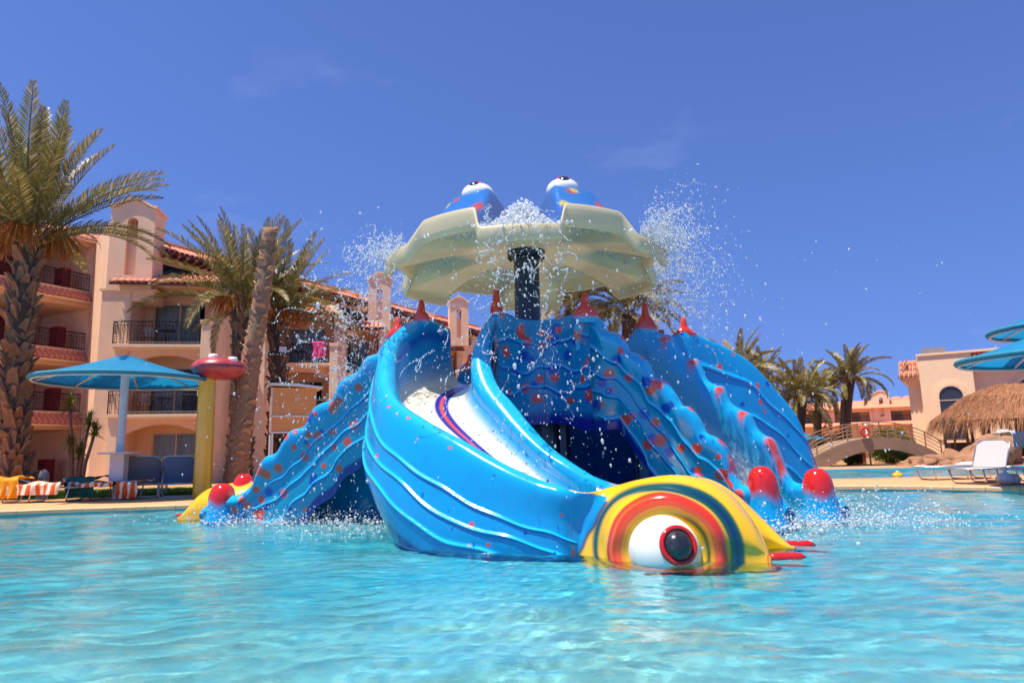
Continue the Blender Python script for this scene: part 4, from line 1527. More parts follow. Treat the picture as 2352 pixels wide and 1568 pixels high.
def frond_mesh(name, L_, droop, seed, m, nl=46, wl=0.5, vee=0.55, sparse=0.0, lw=0.024):
    """one feather leaf: arching midrib along +X, narrow leaflets folded into a V, tapering to the tip"""
    rg = random.Random(seed)
    vs_, fs = [], []
    n = 26
    pts = []
    p = Vector((0, 0, 0))
    an = 0.0
    for i in range(n + 1):
        pts.append(p.copy())
        t = i / n
        an = -droop * t ** 1.6
        p = p + Vector((math.cos(an), 0.02 * math.sin(i * 0.7 + seed), math.sin(an))) * (L_ / n)
    for i in range(n):                                   # midrib: thin three-sided strip
        a, b = pts[i], pts[i + 1]
        w0 = 0.035 * (1 - i / n) ** 0.7 + 0.004
        w1 = 0.035 * (1 - (i + 1) / n) ** 0.7 + 0.004
        k = len(vs_)
        vs_ += [a + Vector((0, -w0, 0)), a + Vector((0, w0, 0)), a + Vector((0, 0, -w0)), b + Vector((0, -w1, 0)), b + Vector((0, w1, 0)), b + Vector((0, 0, -w1))]
        fs += [(k, k + 3, k + 4, k + 1), (k, k + 2, k + 5, k + 3), (k + 1, k + 4, k + 5, k + 2)]
    for i in range(nl):
        t = 0.16 + 0.84 * (i + 0.5) / nl
        f = t * n
        j = min(int(f), n - 1)
        c = pts[j].lerp(pts[j + 1], f - j)
        tn = (pts[j + 1] - pts[j]).normalized()
        upv = Vector((0, 1, 0)).cross(tn) * -1
        ll = wl * (math.sin(math.pi * min(1, (t - 0.06) / 0.94) ** 0.75) ** 0.6 * 0.9 + 0.16) * rg.uniform(0.85, 1.1)
        for s in (-1, 1):
            if rg.random() < sparse:
                continue
            fw = 0.55 + 0.55 * t
            d = (tn * fw + Vector((0, s, 0)) * rg.uniform(0.75, 1.0) + upv * vee * rg.uniform(0.5, 1.1)).normalized()
            wv = (tn.cross(d)).cross(d).normalized() * lw
            mid = c + d * ll * 0.5
            tip = c + d * ll + Vector((0, 0, -0.13 * ll * rg.uniform(0.2, 1.6)))
            k = len(vs_)
            vs_ += [c - wv * 0.5, c + wv * 0.5, mid + wv, mid - wv, tip]
            fs += [(k, k + 1, k + 2, k + 3), (k + 3, k + 2, k + 4)]
    return raw_mesh(name, vs_, fs, m, False)


FRONDS = [frond_mesh('frond', 1.0 * 4.2, dr, sd, M['frond']) for dr, sd in ((0.35, 1), (0.75, 2), (1.15, 3), (1.6, 4))]
DRY = [frond_mesh('dry_frond', 3.0, 1.9, 9, M['frond_dry'], nl=36, wl=0.42, sparse=0.2)]
FAR_FRONDS = [frond_mesh('frond', 4.2, dr, sd, M['frond'], nl=34, wl=0.66, lw=0.045) for dr, sd in ((0.6, 5), (1.1, 6), (1.7, 7))]


def boot_mesh(m, l=0.34, w=0.13, t=0.05, nm='leaf_base'):
    """cut leaf stalk: a thick scale, broad at the trunk, leaning out, with a ragged end"""
    vs_ = [(-w, 0, 0), (w, 0, 0), (w * 0.95, t * 1.4, -0.02), (-w * 0.95, t * 1.4, -0.02),
           (-w * 0.62, -l * 0.30, l * 0.62), (w * 0.62, -l * 0.30, l * 0.62), (w * 0.5, -l * 0.22 + t, l * 0.66), (-w * 0.5, -l * 0.22 + t, l * 0.66),
           (-w * 0.42, -l * 0.5, l * 0.95), (w * 0.36, -l * 0.5, l * 1.02), (w * 0.3, -l * 0.42 + t * 0.7, l * 1.0), (-w * 0.34, -l * 0.42 + t * 0.7, l * 0.94)]
    fs = [(0, 1, 5, 4), (1, 2, 6, 5), (2, 3, 7, 6), (3, 0, 4, 7), (4, 5, 9, 8), (5, 6, 10, 9), (6, 7, 11, 10), (7, 4, 8, 11), (8, 9, 10, 11)]
    return raw_mesh(nm, vs_, fs, m, False)


BOOT = boot_mesh(M['boot'])
BOOT2 = boot_mesh(M['boot_pale'], 0.16, 0.17, 0.05, 'leaf_scar')


def palm(loc, path, r0, r1, crown_len, n_fronds, seed, label, boots=0, boot=BOOT, boot_scale=1.0, dates=0, far=False, dry=0, group=None, name='palm_tree', crown=True, els=(-0.35, 1.45), squash=1.0):
    rg = random.Random(seed)
    root = empty(name, loc, 0, label, 'palm tree', group)
    top = Vector(path[-1])
    P_, _ = spline(np.array(path, dtype=float), 24 if not far else 10)
    rs = [r0 + (r1 - r0) * (i / (len(P_) - 1)) + (0.10 * r0 * math.exp(-i / 2.0)) + rg.uniform(-.02, .02) * r0 for i in range(len(P_))]
    trunk = MB().tube([tuple(p) for p in P_], rs, 14 if not far else 9).build('trunk', M['bark'] if crown else M['bark_pale'], root, True, world_space=False)
    # leaf bases in a spiral up the trunk
    ga = 2.399
    hs = np.concatenate([[0], np.cumsum(np.linalg.norm(np.diff(P_, axis=0), axis=1))])
    for i in range(boots):
        t = (i + 0.5) / boots
        s = (0.04 + 0.96 * t) * hs[-1]
        c = Vector([np.interp(s, hs, P_[:, k]) for k in range(3)])
        rad = float(np.interp(s, hs, rs)) * 0.93
        a = i * ga + rg.uniform(-.5, .5)
        c = c + Vector((0, 0, rg.uniform(-.06, .06)))
        o = link(bpy.data.objects.new(boot.name, boot))
        o.parent = trunk
        o.location = c + Vector((math.cos(a), math.sin(a), 0)) * rad
        sc_ = boot_scale * rg.choice((0.6, 0.75, 0.9, 1.0, 1.25))
        o.rotation_euler = (rg.uniform(-.45, .3), rg.uniform(-.4, .4), a + math.pi / 2 + rg.uniform(-.3, .3))
        o.scale = (sc_, sc_, sc_ * rg.uniform(0.8, 1.2))
    if not crown:
        return root
    src = FAR_FRONDS if far else FRONDS
    for i in range(n_fronds):
        t = (i + 0.5) / n_fronds
        el = els[0] + (els[1] - els[0]) * t ** 0.8 + rg.uniform(-.1, .1)
        a = i * ga + rg.uniform(-.25, .25)
        k = 0 if el > 1.0 else (1 if el > 0.55 else (2 if el > 0.1 else 3))
        me = src[min(k, len(src) - 1)]
        o = link(bpy.data.objects.new('frond', me))
        o.parent = root
        o.location = top + Vector((math.cos(a), math.sin(a), 0)) * r1 * 0.5 + Vector((0, 0, rg.uniform(-.1, .25)))
        s_ = crown_len / 4.2 * rg.uniform(0.85, 1.08)
        o.scale = (s_, s_, s_)
        o.rotation_euler = (rg.uniform(-.5, .5), -el, a)
    for i in range(dry):
        a = i * 2.4 + seed
        o = link(bpy.data.objects.new('dry_frond', DRY[0]))
        o.parent = root
        o.location = top + Vector((math.cos(a), math.sin(a), 0)) * r1 * 0.8
        s_ = crown_len / 4.2 * rg.uniform(0.6, 0.8)
        o.scale = (s_, s_, s_)
        o.rotation_euler = (rg.uniform(-.8, .8), -rg.uniform(0.5, 0.9), a)
    for i in range(dates):                               # drooping bunches of date strands
        a = i * 6.283 / dates + rg.uniform(-.3, .3)
        mb = MB()
        d = Vector((math.cos(a), math.sin(a), 0))
        st_ = Vector((0, 0, 0))
        knee = d * 0.55 + Vector((0, 0, 0.45))
        mb.tube([st_, d * 0.3 + Vector((0, 0, 0.38)), knee], 0.022, 4)
        for q_ in range(46):
            e = Vector((rg.gauss(0, .24), rg.gauss(0, .24), 0)) + d * rg.uniform(0.0, 0.65)
            l = rg.uniform(0.45, 1.05)
            p1 = knee + e * 0.5 + Vector((0, 0, 0.05 - l * 0.25))
            p2 = knee + e * 0.9 + Vector((0, 0, -l * 0.8))
            mb.tube([knee, p1, p2], [0.008, 0.011, 0.014], 3)
        o = mb.build('date_bunch', M['dates'], root, False, world_space=False)
        o.location = top + d * r1 * 0.4
        s_ = crown_len / 4.2
        o.scale = (s_, s_, s_)
    return root


def ground_pt(px, Y, z=DZ):
    d = ray(px, 1090)
    return (d.x / d.y * Y, Y, z)


# tall palm at the left edge
b = ground_pt(45, 19.6)
t = V(58, 560, 19.6)
m_ = V(40, 820, 19.6)
palm(b, [(0, 0, -0.1), (m_.x - b[0], 0, 3.2), (t.x - b[0], 0.1, t.z - DZ)], 0.33, 0.31, 4.4, 54, 2, 'tall date palm with shaggy trunk at the left edge of the pool', boots=290, boot_scale=1.08, dates=9, dry=3, els=(0.25, 1.5))
# pair of palms behind the fountain post, with a bare stump between
b = ground_pt(548, 22.4)
t = V(552, 705, 22.4)
palm(b, [(0, 0, -0.1), (0.02, 0, 2.5), (t.x - b[0], 0.1, t.z - DZ)], 0.29, 0.30, 3.3, 44, 5, 'bushy date palm left of the bare leaning trunk', boots=220, boot_scale=0.9, dates=8, dry=3, els=(0.0, 1.5))
b = ground_pt(632, 23.6)
t = V(638, 730, 23.6)
palm(b, [(0, 0, -0.1), (0.05, 0, 2.5), (t.x - b[0], 0.1, t.z - DZ)], 0.26, 0.30, 3.2, 42, 8, 'date palm right of the bare leaning trunk with a floodlight on it', boots=220, boot_scale=0.88, dates=6, dry=3, els=(0.0, 1.5))
b = ground_pt(538, 19.3)
t = V(621, 526, 19.3)
m1, m2 = V(572, 860, 19.3), V(600, 690, 19.3)
palm(b, [(0, 0, -0.1), (m1.x - b[0], 0, m1.z - DZ), (m2.x - b[0], 0, m2.z - DZ), (t.x - b[0], 0, t.z - DZ)], 0.31, 0.2, 1, 0, 11, 'bare leaning palm trunk without a crown between two palms', boots=200, boot=BOOT2, boot_scale=0.75, crown=False, name='bare_palm')
# palms behind the slide and across the second pool
FP = [(1312, 712, 30.0, 2.6, 0.3, 'palm showing its crown between the canopy and the red horn behind the slide', 40),
      (1446, 722, 29.0, 2.9, 0.3, 'palm with drooping crown behind the right chute horns', 44),
      (1700, 858, 42.0, 3.0, 0.22, 'small palm crown peeping over the far chute', 30),
      (1748, 888, 46.0, 3.0, 0.22, 'lower palm crown beside the far chute edge', 30),
      (1838, 915, 40.0, 2.6, 0.36, 'thick palm beside the bridge, partly behind the far chute', 44),
      (1884, 900, 44.0, 1.9, 0.24, 'slim palm with narrow crown between the two beside the bridge', 34),
      (1950, 872, 42.0, 2.4, 0.32, 'single palm rising clear above the arched bridge', 46)]
for i, (px, py, Y_, cl, r_, lab, nf) in enumerate(FP):
    t = V(px, py, Y_)
    b = ground_pt(px, Y_)
    palm(b, [(0, 0, 0), (0.1, 0, (t.z - DZ) * 0.5), (t.x - b[0], 0, t.z - DZ)], r_, r_ * 1.05, cl, nf, 20 + i, lab, far=True, boots=0, dates=3 if i in (4, 6) else 0, group='palms in the distance', els=(-0.45, 1.4))


# ------------------------------------------------------------------ poolside things, left
M['canvas'] = mat('turquoise_canvas', L(20, 138, 190), rough=0.75, var=0.08, scale=3, bump=0.002, bscale=90)
M['canvas_rim'] = mat('faded_canvas_hem', L(40, 126, 150), rough=0.8, var=0.15, scale=12)
M['steel'] = mat('brushed_aluminium', L(196, 192, 190), rough=0.28, var=0.08, metal=0.9, scale=20)
M['pole'] = mat('white_pole_paint', L(206, 200, 198), rough=0.5, var=0.06, dirt=(L(150, 130, 120), 4, (1, 1, .3), 0.5, 0.8, 0.4))
for _m in ('canvas',):
    _nt = M[_m].node_tree
    _tr = node(_nt, 'ShaderNodeBsdfTranslucent')
    _tr.inputs['Color'].default_value = (*L(24, 150, 205), 1)
    _ms = node(_nt, 'ShaderNodeMixShader')
    _ms.inputs[0].default_value = 0.4
    _nt.links.new(_nt.nodes['Principled BSDF'].outputs[0], _ms.inputs[1])
    _nt.links.new(_tr.outputs[0], _ms.inputs[2])
    _nt.links.new(_ms.outputs[0], _nt.nodes['Material Output'].inputs[0])


def parasol(loc, rad, zrim, ztop, label, tilt=0.0, table=None, pole_r=0.1, rz=0.0):
    root = empty('parasol', loc, rz, label, 'parasol', 'turquoise parasols on the deck')
    n = 8
    sub = 12
    vs_, fs = [], []
    rings = [0.0, 0.16, 0.17, 0.45, 0.75, 1.0]
    zz = [1.0, 0.86, 0.82, 0.52, 0.24, 0.0]
    na = n * sub
    for r_, z_ in zip(rings, zz):
        for k in range(na):
            a = 2 * math.pi * k / na
            ph = (k % sub) / sub
            sag = 0.0 if r_ < 0.2 else -0.035 * r_ * math.sin(math.pi * ph)
            rr_ = rad * r_ * (1 - 0.018 * math.sin(math.pi * ph))
            vs_.append((rr_ * math.cos(a), rr_ * math.sin(a), zrim + (ztop - zrim) * z_ + sag * (ztop - zrim)))
    for i in range(len(rings) - 1):
        for k in range(na):
            fs.append((i * na + k, i * na + (k + 1) % na, (i + 1) * na + (k + 1) % na, (i + 1) * na + k))
    can = obj('canopy', raw_mesh('canopy', vs_, fs, M['canvas'], True), root, False)
    T = Matrix.Rotation(tilt, 4, 'Y')
    mb = MB()
    pts = [(rad * math.cos(2 * math.pi * k / 64), rad * math.sin(2 * math.pi * k / 64), zrim - 0.05) for k in range(64)]
    mb.tube([(x * 1.004, y * 1.004, z + 0.03) for x, y, z in pts], 0.06, 6, closed=True)
    hem = mb.build('hem', M['canvas_rim'], can, True, False)
    mb = MB()
    mb.tube([(x * 0.985, y * 0.985, z - 0.035) for x, y, z in pts], 0.028, 5, closed=True)
    rim = mb.build('rim_hoop', M['pole'], root, True, False)
    for k in range(n):
        a = 2 * math.pi * k / n + 0.2
        d = Vector((math.cos(a), math.sin(a), 0))
        mb = MB()
        mb.tube([d * pole_r + Vector((0, 0, zrim + (ztop - zrim) * 0.78)), d * rad * 0.55 + Vector((0, 0, zrim + (ztop - zrim) * 0.36)), d * rad * 0.985 + Vector((0, 0, zrim - 0.05))], 0.028, 5)
        mb.build('rib', M['pole'], root, True, False)
    mb = MB()
    mb.lathe([(pole_r * 1.25, 0), (pole_r * 1.25, 0.9), (pole_r, 0.95), (pole_r, zrim + (ztop - zrim) * 0.9)], 16)
    mb.build('pole', M['pole'], root, True, False)
    if table:
        zt_, rt_ = table
        mb = MB()
        mb.lathe([(pole_r, zt_ - 0.05), (rt_, zt_ - 0.05), (rt_ + .01, zt_ - .03), (rt_, zt_), (pole_r, zt_)], 32)
        mb.build('shelf_table', M['pole'], root, False, False)
        mb = MB()
        mb.box(-0.17, 0.17, -0.17, 0.17, zt_ - 0.75, zt_ - 0.053)
        mb.build('shelf_box', M['pole'], root, False, False)
    return root


c = ground_pt(272, 18.3)
parasol(c, 2.12, V(272, 872, 18.3).z - DZ, V(268, 815, 18.3).z - DZ, 'turquoise parasol with shelf table by the grey loungers at left', table=(V(272, 1038, 18.3).z - DZ, 0.5), pole_r=0.1, rz=0.15)
c = ground_pt(2472, 14.6)
parasol((c[0], c[1], DZ), 1.85, 2.78, 3.42, 'large turquoise parasol over the white lounger at the right edge', rz=0.4)
c = ground_pt(2455, 14.0)
p = V(2305, 752, 15.9)
parasol((p.x + 1.75, 15.9, DZ), 1.75, p.z - DZ - 0.02, p.z + 0.62, 'higher turquoise parasol cut by the right edge of the picture', rz=0.2)
c = ground_pt(1862, 38.0)
parasol((c[0] - 0.6, 38.0, DZ), 1.6, 1.35, 1.85, 'far small turquoise parasol beside the bridge', rz=0.2)

M['sling_grey'] = mat('grey_sling_fabric', L(128, 130, 140), rough=0.8, var=0.06, scale=30)
M['sling_blue'] = mat('blue_grey_sling_fabric', L(84, 112, 152), rough=0.8, var=0.06, scale=30)
M['sling_white'] = mat('white_sling_fabric', L(184, 176, 174), rough=0.8, var=0.04, scale=30)


def lounger(loc, rz, back_deg, sling, label, group, length=1.95, width=0.66, top_only=False):
    """aluminium lounger: bent-tube frame on three U-shaped legs, fabric bed and hinged backrest; local x runs to the head"""
    root = empty('sun_lounger', loc, rz, label, 'sun lounger', group)
    h = 0.36
    hb = 1.22                                    # hinge
    w = width / 2
    mb = MB()
    for s in (-w, w):
        mb.tube([(0, s, h), (length, s, h)], 0.019, 6)
    for x in (0.0, hb, length):
        mb.tube([(x, -w, h), (x, w, h)], 0.017, 6)
    mb.build('frame', M['steel'], root, True, False)
    for x in (0.12, 1.05, 1.72):
        mb = MB()
        k = 0.10
        mb.tube([(x, -w, h), (x + k * 0.7, -w, 0.07), (x + k, -w + 0.06, 0.02), (x + k, w - 0.06, 0.02), (x + k * 0.7, w, 0.07), (x, w, h)], 0.017, 6)
        mb.build('leg', M['steel'], root, True, False)
    mb = MB()
    mb.box(0.03, hb, -w + 0.03, w - 0.03, h - 0.006, h + 0.012)
    mb.build('seat', M[sling], root, False, False)
    a = R(back_deg)
    lb = 0.78
    d = Vector((math.cos(a), 0, math.sin(a)))
    nrm_ = Vector((-math.sin(a), 0, math.cos(a)))
    o_ = Vector((hb + 0.02, 0, h + 0.02))
    mb = MB()
    pts = [o_ + Vector((0, -w, 0)), o_ + d * (lb - 0.12) + Vector((0, -w, 0)), o_ + d * (lb - 0.03) + Vector((0, -w + 0.05, 0)), o_ + d * lb + Vector((0, -w + 0.14, 0)), o_ + d * lb + Vector((0, w - 0.14, 0)), o_ + d * (lb - 0.03) + Vector((0, w - 0.05, 0)), o_ + d * (lb - 0.12) + Vector((0, w, 0)), o_ + Vector((0, w, 0))]
    mb.tube(pts, 0.019, 6)
    mb.tube([o_ + d * 0.45 + Vector((0, -w + .05, 0)), Vector((hb + 0.5, -w + .05, h))], 0.012, 5)
    bf = mb.build('back_frame', M['steel'], root, True, False)
    mb = MB()
    e = nrm_ * 0.008
    vv_ = []
    out = [(0.0, -w + 0.015), (lb - 0.14, -w + 0.015), (lb - 0.02, -w + 0.15), (lb - 0.02, w - 0.15), (lb - 0.14, w - 0.015), (0.0, w - 0.015)]
    for sgn in (-1, 1):
        vv_ += [o_ + d * q_ + Vector((0, y, 0)) + e * sgn for q_, y in out]
    mb.add(vv_, [(5, 4, 3, 2, 1, 0), (6, 7, 8, 9, 10, 11)] + [(i, (i + 1) % 6, 6 + (i + 1) % 6, 6 + i) for i in range(6)])
    mb.build('backrest', M[sling], root, False, False)
    return root


GL = 'sun loungers on the left deck'
# local +x (the head) placed per bed; loungers with raised backs face away from the camera
b1 = G(160, 1152, DZ)
lounger((b1.x + 0.2, b1.y + 0.15, DZ), math.pi, 18, 'sling_grey', 'lounger at far left under orange striped towels', GL)
b2 = G(262, 1150, DZ)
lounger((b2.x + 0.35, b2.y + 0.5, DZ), math.pi - 0.12, 14, 'sling_grey', 'second lounger from the left with a dark green towel over its head', GL)
b3 = G(250, 1144, DZ)
lounger((b3.x + 0.35, b3.y + 1.35, DZ), -math.pi / 2 + 0.35, 68, 'sling_grey', 'grey lounger with raised back behind the parasol shelf', GL, width=0.92)
b4 = G(336, 1143, DZ)
lounger((b4.x + 0.35, b4.y + 1.35, DZ), -math.pi / 2 + 0.35, 66, 'sling_blue', 'blue grey lounger with raised back beside the yellow post', GL, width=0.84)
GR = 'sun loungers on the right deck'
b5 = G(2215, 1111, DZ)
lounger((b5.x - 0.1, b5.y - 0.2, DZ), 0.55, 58, 'sling_white', 'white lounger with raised back on the right deck', GR, width=0.76)
b6 = G(2140, 1103, DZ)
lounger((b6.x - 0.1, b6.y + 0.3, DZ), 0.1, 8, 'sling_white', 'flat white lounger partly behind the raised one on the right', GR)
b7 = G(2380, 1111, DZ)
lounger((b7.x - 0.75, b7.y - 0.1, DZ), 0.25, 60, 'sling_white', 'lounger cut by the right edge with a plastic bag beneath', GR)


def towel_mat(name, c1, c2, scale, axis):
    m = bpy.data.materials.new(name)
    m.use_nodes = True
    nt = m.node_tree
    b_ = nt.nodes['Principled BSDF']
    b_.inputs['Roughness'].default_value = 0.95
    t_ = node(nt, 'ShaderNodeTexCoord')
    mp_ = node(nt, 'ShaderNodeMapping')
    mp_.inputs['Rotation'].default_value = axis
    wv = node(nt, 'ShaderNodeTexWave')
    wv.inputs['Scale'].default_value = scale
    wv.inputs['Distortion'].default_value = 0.6
    rp_ = node(nt, 'ShaderNodeValToRGB')
    rp_.color_ramp.elements[0].position = 0.45
    rp_.color_ramp.elements[0].color = (*c1, 1)
    rp_.color_ramp.elements[1].position = 0.52
    rp_.color_ramp.elements[1].color = (*c2, 1)
    nt.links.new(t_.outputs['Object'], mp_.inputs[0])
    nt.links.new(mp_.outputs[0], wv.inputs['Vector'])
    nt.links.new(wv.outputs['Fac'], rp_.inputs[0])
    nt.links.new(rp_.outputs[0], b_.inputs['Base Color'])
    return m


M['towel_stripe'] = towel_mat('orange_striped_towel', L(226, 92, 24), L(232, 220, 200), 1.6, (0, 0, 0.3))
M['towel_green'] = mat('dark_green_towel', L(16, 84, 78), rough=0.95, var=0.15, scale=8)
M['towel_yellow'] = mat('yellow_orange_towel', L(226, 150, 26), rough=0.95, var=0.12, scale=8)
M['towel_pink'] = mat('pink_towel', L(224, 70, 130), rough=0.95, var=0.1, scale=8)


def towel(loc, rz, lx, ly, hang, matn, label, z, lumps=0.04, seed=0, group=None):
    """cloth thrown over a bed: flat in the middle, folded down over one long side"""
    rg = np.random.default_rng(seed)
    nu_, nv_ = 40, 34
    u = np.linspace(0, 1, nu_)[:, None] + 0 * np.zeros((1, nv_))
    s = np.linspace(-hang, ly, nv_)[None, :] + 0 * u
    x = (u - 0.5) * lx + 0.04 * np.sin(s * 9 + seed)
    flat = np.clip(s, 0, None)
    y = np.where(s > 0, flat, -0.03 - 0.05 * np.sin(u * 15 + seed) * np.clip(-s / hang, 0, 1))
    zz = np.where(s > 0, 0.02 + lumps * (np.sin(u * 7 + seed) * np.sin(s * 6 + 1 + seed) + 0.8 * np.sin(u * 13 + s * 5)) * 0.5 + lumps * 0.7, s + lumps * 0.6)
    P = np.stack([x, y, zz], -1)
    me = raw_mesh('towel', P.reshape(-1, 3), grid_faces(nu_, nv_), M[matn])
    o = link(bpy.data.objects.new('towel', me))
    o.location = (loc[0], loc[1], z)
    o.rotation_euler = (0, 0, rz)
    md = o.modifiers.new('t', 'SOLIDIFY')
    md.thickness = 0.012
    tag(o, label, 'towel', group)
    return o


GT = 'towels on the loungers'
Lx, Ly = b1.x, b1.y
towel((Lx - 0.9, Ly - 0.2), 0.0, 1.5, 0.66, 0.26, 'towel_stripe', 'orange and white striped towel spread over the leftmost lounger', DZ + 0.42, 0.06, 1, GT)
towel((Lx - 1.45, Ly - 0.22), 0.05, 0.55, 0.6, 0.48, 'towel_yellow', 'plain yellow orange towel hanging off the leftmost lounger', DZ + 0.56, 0.07, 4, GT)
towel((b2.x - 0.75, b2.y + 0.12), -0.1, 1.2, 0.68, 0.1, 'towel_stripe', 'faded striped towel on the second lounger', DZ + 0.42, 0.05, 2, GT)
towel((b2.x - 1.0, b2.y + 0.2), -0.1, 0.8, 0.66, 0.46, 'towel_green', 'dark green towel bunched over the second lounger', DZ + 0.53, 0.06, 6, GT)
towel((b2.x + 0.2, b2.y + 0.15), -0.1, 0.55, 0.68, 0.40, 'towel_stripe', 'striped towel hanging off the foot of the second lounger', DZ + 0.42, 0.04, 3, GT)

# fountain post with a red frog-like head, on the deck
p0 = G(463, 1141, DZ)
post = empty('fountain_post', (p0.x, p0.y, DZ), 0, 'yellow post topped by a flat red frog head with white eyes', 'fountain post')
zt_ = V(482, 868, p0.y).z - DZ
mb = MB()
mb.lathe([(0.235, 0), (0.235, 0.15), (0.225, zt_ * 0.5), (0.22, zt_ + 0.1)], 30)
me = mb.mesh('post', M['paint_clean'], True)
X = np.array(mb.v)
C = np.zeros((len(X), 3)) + L(240, 186, 14)
C = mixc(C, L(170, 170, 24), sstep(0.04, 0.22, X[:, 0]) * 0.55)
vcol(me, C)
obj('post', me, post, False)
M['pink_red'] = mat('faded_red_gelcoat', L(172, 56, 64), rough=0.35, var=0.12, scale=3, coat=0.2, dirt=(L(214, 130, 130), 3, (1, 1, 1), 0.5, 0.8, 0.4))
mb = MB()
mb.lathe([(0.001, -0.02), (0.2, 0.0), (0.42, 0.06), (0.60, 0.15), (0.69, 0.26), (0.705, 0.32), (0.68, 0.40), (0.58, 0.50), (0.40, 0.57), (0.2, 0.60), (0.001, 0.605)], 40, (0, 0, 0))
hd = mb.build('head', M['pink_red'], post, True, False)
hd.location = (V(501, 868, p0.y).x - p0.x - 0.1 + 0.1, 0, zt_ - 0.05)
mb = MB()
n = 24
for k in range(n + 1):
    a = -1.9 + 1.75 * k / n
    mb.v += [(0.712 * math.cos(a), 0.712 * math.sin(a), 0.315), (0.712 * math.cos(a), 0.712 * math.sin(a), 0.345)]
mb.f = [(2 * k, 2 * k + 2, 2 * k + 3, 2 * k + 1) for k in range(n)]
o = mb.build('mouth', M['black'], hd, False, False)
for (dx, dy, dz) in ((-0.08, -0.18, 0.60), (0.46, -0.2, 0.50)):
    mb = MB()
    mb.lathe([(0.13, -0.05), (0.135, 0.03), (0.11, 0.08), (0.001, 0.09)], 18, (dx, dy, dz))
    mb.build('eye', M['white_gloss'], hd, True, False)

# lifeguard cabin on legs
c0 = ground_pt(668, 20.2)
cab = empty('lookout_box', c0, 0, 'small orange timber lookout box on white legs behind the left chute', 'lookout box')
M['ply'] = mat('orange_plywood', L(222, 152, 84), rough=0.6, var=0.08, scale=2, stretch=(1, 1, 5))
zb, zt_ = V(650, 992, 20.2).z - DZ, V(650, 892, 20.2).z - DZ
Fc = Matrix.Rotation(0.42, 4, 'Z')
mb = MB(Fc)
mb.box(-0.62, 0.62, -0.35, 0.35, zb, zt_ - 0.02)
mb.build('box_panel', M['ply'], cab, False, False)
mb = MB(Fc)
mb.prism([(-0.72, zt_ + 0.04), (0.0, zt_ + 0.02), (0.78, zt_ - 0.04), (0.78, zt_ + 0.02), (0.0, zt_ + 0.1), (-0.72, zt_ + 0.1)], 'y', -0.5, 0.45)
mb.build('roof', M['white'], cab, False, False)
mb = MB(Fc)
for (z0_, z1_) in ((zb - 0.05, zb), (zb + 0.42, zb + 0.46)):
    mb.box(-0.65, 0.65, -0.39, -0.353, z0_, z1_)
mb.box(-0.65, -0.61, -0.39, -0.353, zb + .003, zt_ - .03)
mb.build('trim', M['white'], cab, False, False)
for (x_, y_) in ((-0.58, -0.32), (0.58, -0.32), (-0.58, 0.32), (0.58, 0.32)):
    mb = MB(Fc)
    mb.tube([(x_, y_, 0), (x_, y_, zb - 0.053)], 0.035, 8)
    mb.build('leg', M['white'], cab, False, False)

# yucca plants and a grey bollard in the bed behind the deck
M['yucca'] = leaf_mat('yucca_leaf', L(96, 112, 34), L(168, 158, 62), L(140, 84, 30), transl=0.2)
M['stem'] = mat('yucca_stem', L(172, 116, 86), rough=0.9, var=0.2, scale=10)


def yucca(loc, stems, label, seed):
    rg = random.Random(seed)
    root = empty('yucca', loc, 0, label, 'plant', 'yuccas by the hotel wall')
    for (bx, tx, h) in stems:
        mb = MB()
        mb.tube([(bx, 0, 0), (bx + (tx - bx) * 0.3, 0, h * 0.5), (tx, 0, h)], [0.06, 0.05, 0.045], 7)
        mb.build('stem', M['stem'], root, True, False)
        vs_, fs = [], []
        for i in range(90):
            a = i * 2.399
            el = rg.uniform(-0.5, 1.45)
            d = Vector((math.cos(a) * math.cos(el), math.sin(a) * math.cos(el), math.sin(el)))
            l = rg.uniform(0.32, 0.52)
            sd = d.cross(Vector((0, 0, 1))).normalized() * 0.022
            b0 = Vector((tx, 0, h + rg.uniform(-.15, .12)))
            k = len(vs_)
            vs_ += [b0 - sd * .6, b0 + sd * .6, b0 + d * l * .5 + sd, b0 + d * l * .5 - sd, b0 + d * l + Vector((0, 0, -0.06))]
            fs += [(k, k + 1, k + 2, k + 3), (k + 3, k + 2, k + 4)]
        obj('leaf_rosette', raw_mesh('leaf_rosette', vs_, fs, M['yucca'], False), root, False)
    return root


gp = ground_pt(165, 21.5)
yucca(gp, [(0.05, -0.25, 2.75), (-0.05, -0.12, 1.55), (0.12, 0.2, 1.25), (0.2, 0.42, 2.2), (0.3, 0.62, 1.9)], 'tall yucca with several leaf heads on bare stems by the parasol', 3)
c = ground_pt(101, 19.2)
M['grey_plastic'] = mat('grey_plastic', L(128, 124, 128), rough=0.5, var=0.08)
bol = empty('bollard', c, 0, 'short grey rounded vent post behind the leftmost lounger', 'bollard')
mb = MB()
mb.lathe([(0.13, 0), (0.13, 0.62), (0.12, 0.7), (0.085, 0.77), (0.04, 0.8), (0.001, 0.81)], 18)
mb.build('post', M['grey_plastic'], bol, True, False)
mb = MB()
mb.box(-0.05, 0.05, -0.14, -0.125, 0.05, 0.6)
mb.build('slot', M['black'], bol, False, False)

# floodlight on the palm trunk
fpos = V(650, 803, 23.1)
fl2 = empty('floodlight', fpos, 0, 'small square floodlight fixed to the right palm trunk', 'floodlight')
mb = MB(Matrix.Rotation(0.3, 4, 'Z'))
mb.box(-0.16, 0.16, -0.06, 0.06, -0.14, 0.14)
mb.build('housing', M['iron'], fl2, False, False)
mb = MB(Matrix.Rotation(0.3, 4, 'Z'))
mb.box(-0.12, 0.12, -0.075, -0.062, -0.09, 0.10)
mb.build('lens', M['curtain'], fl2, False, False)

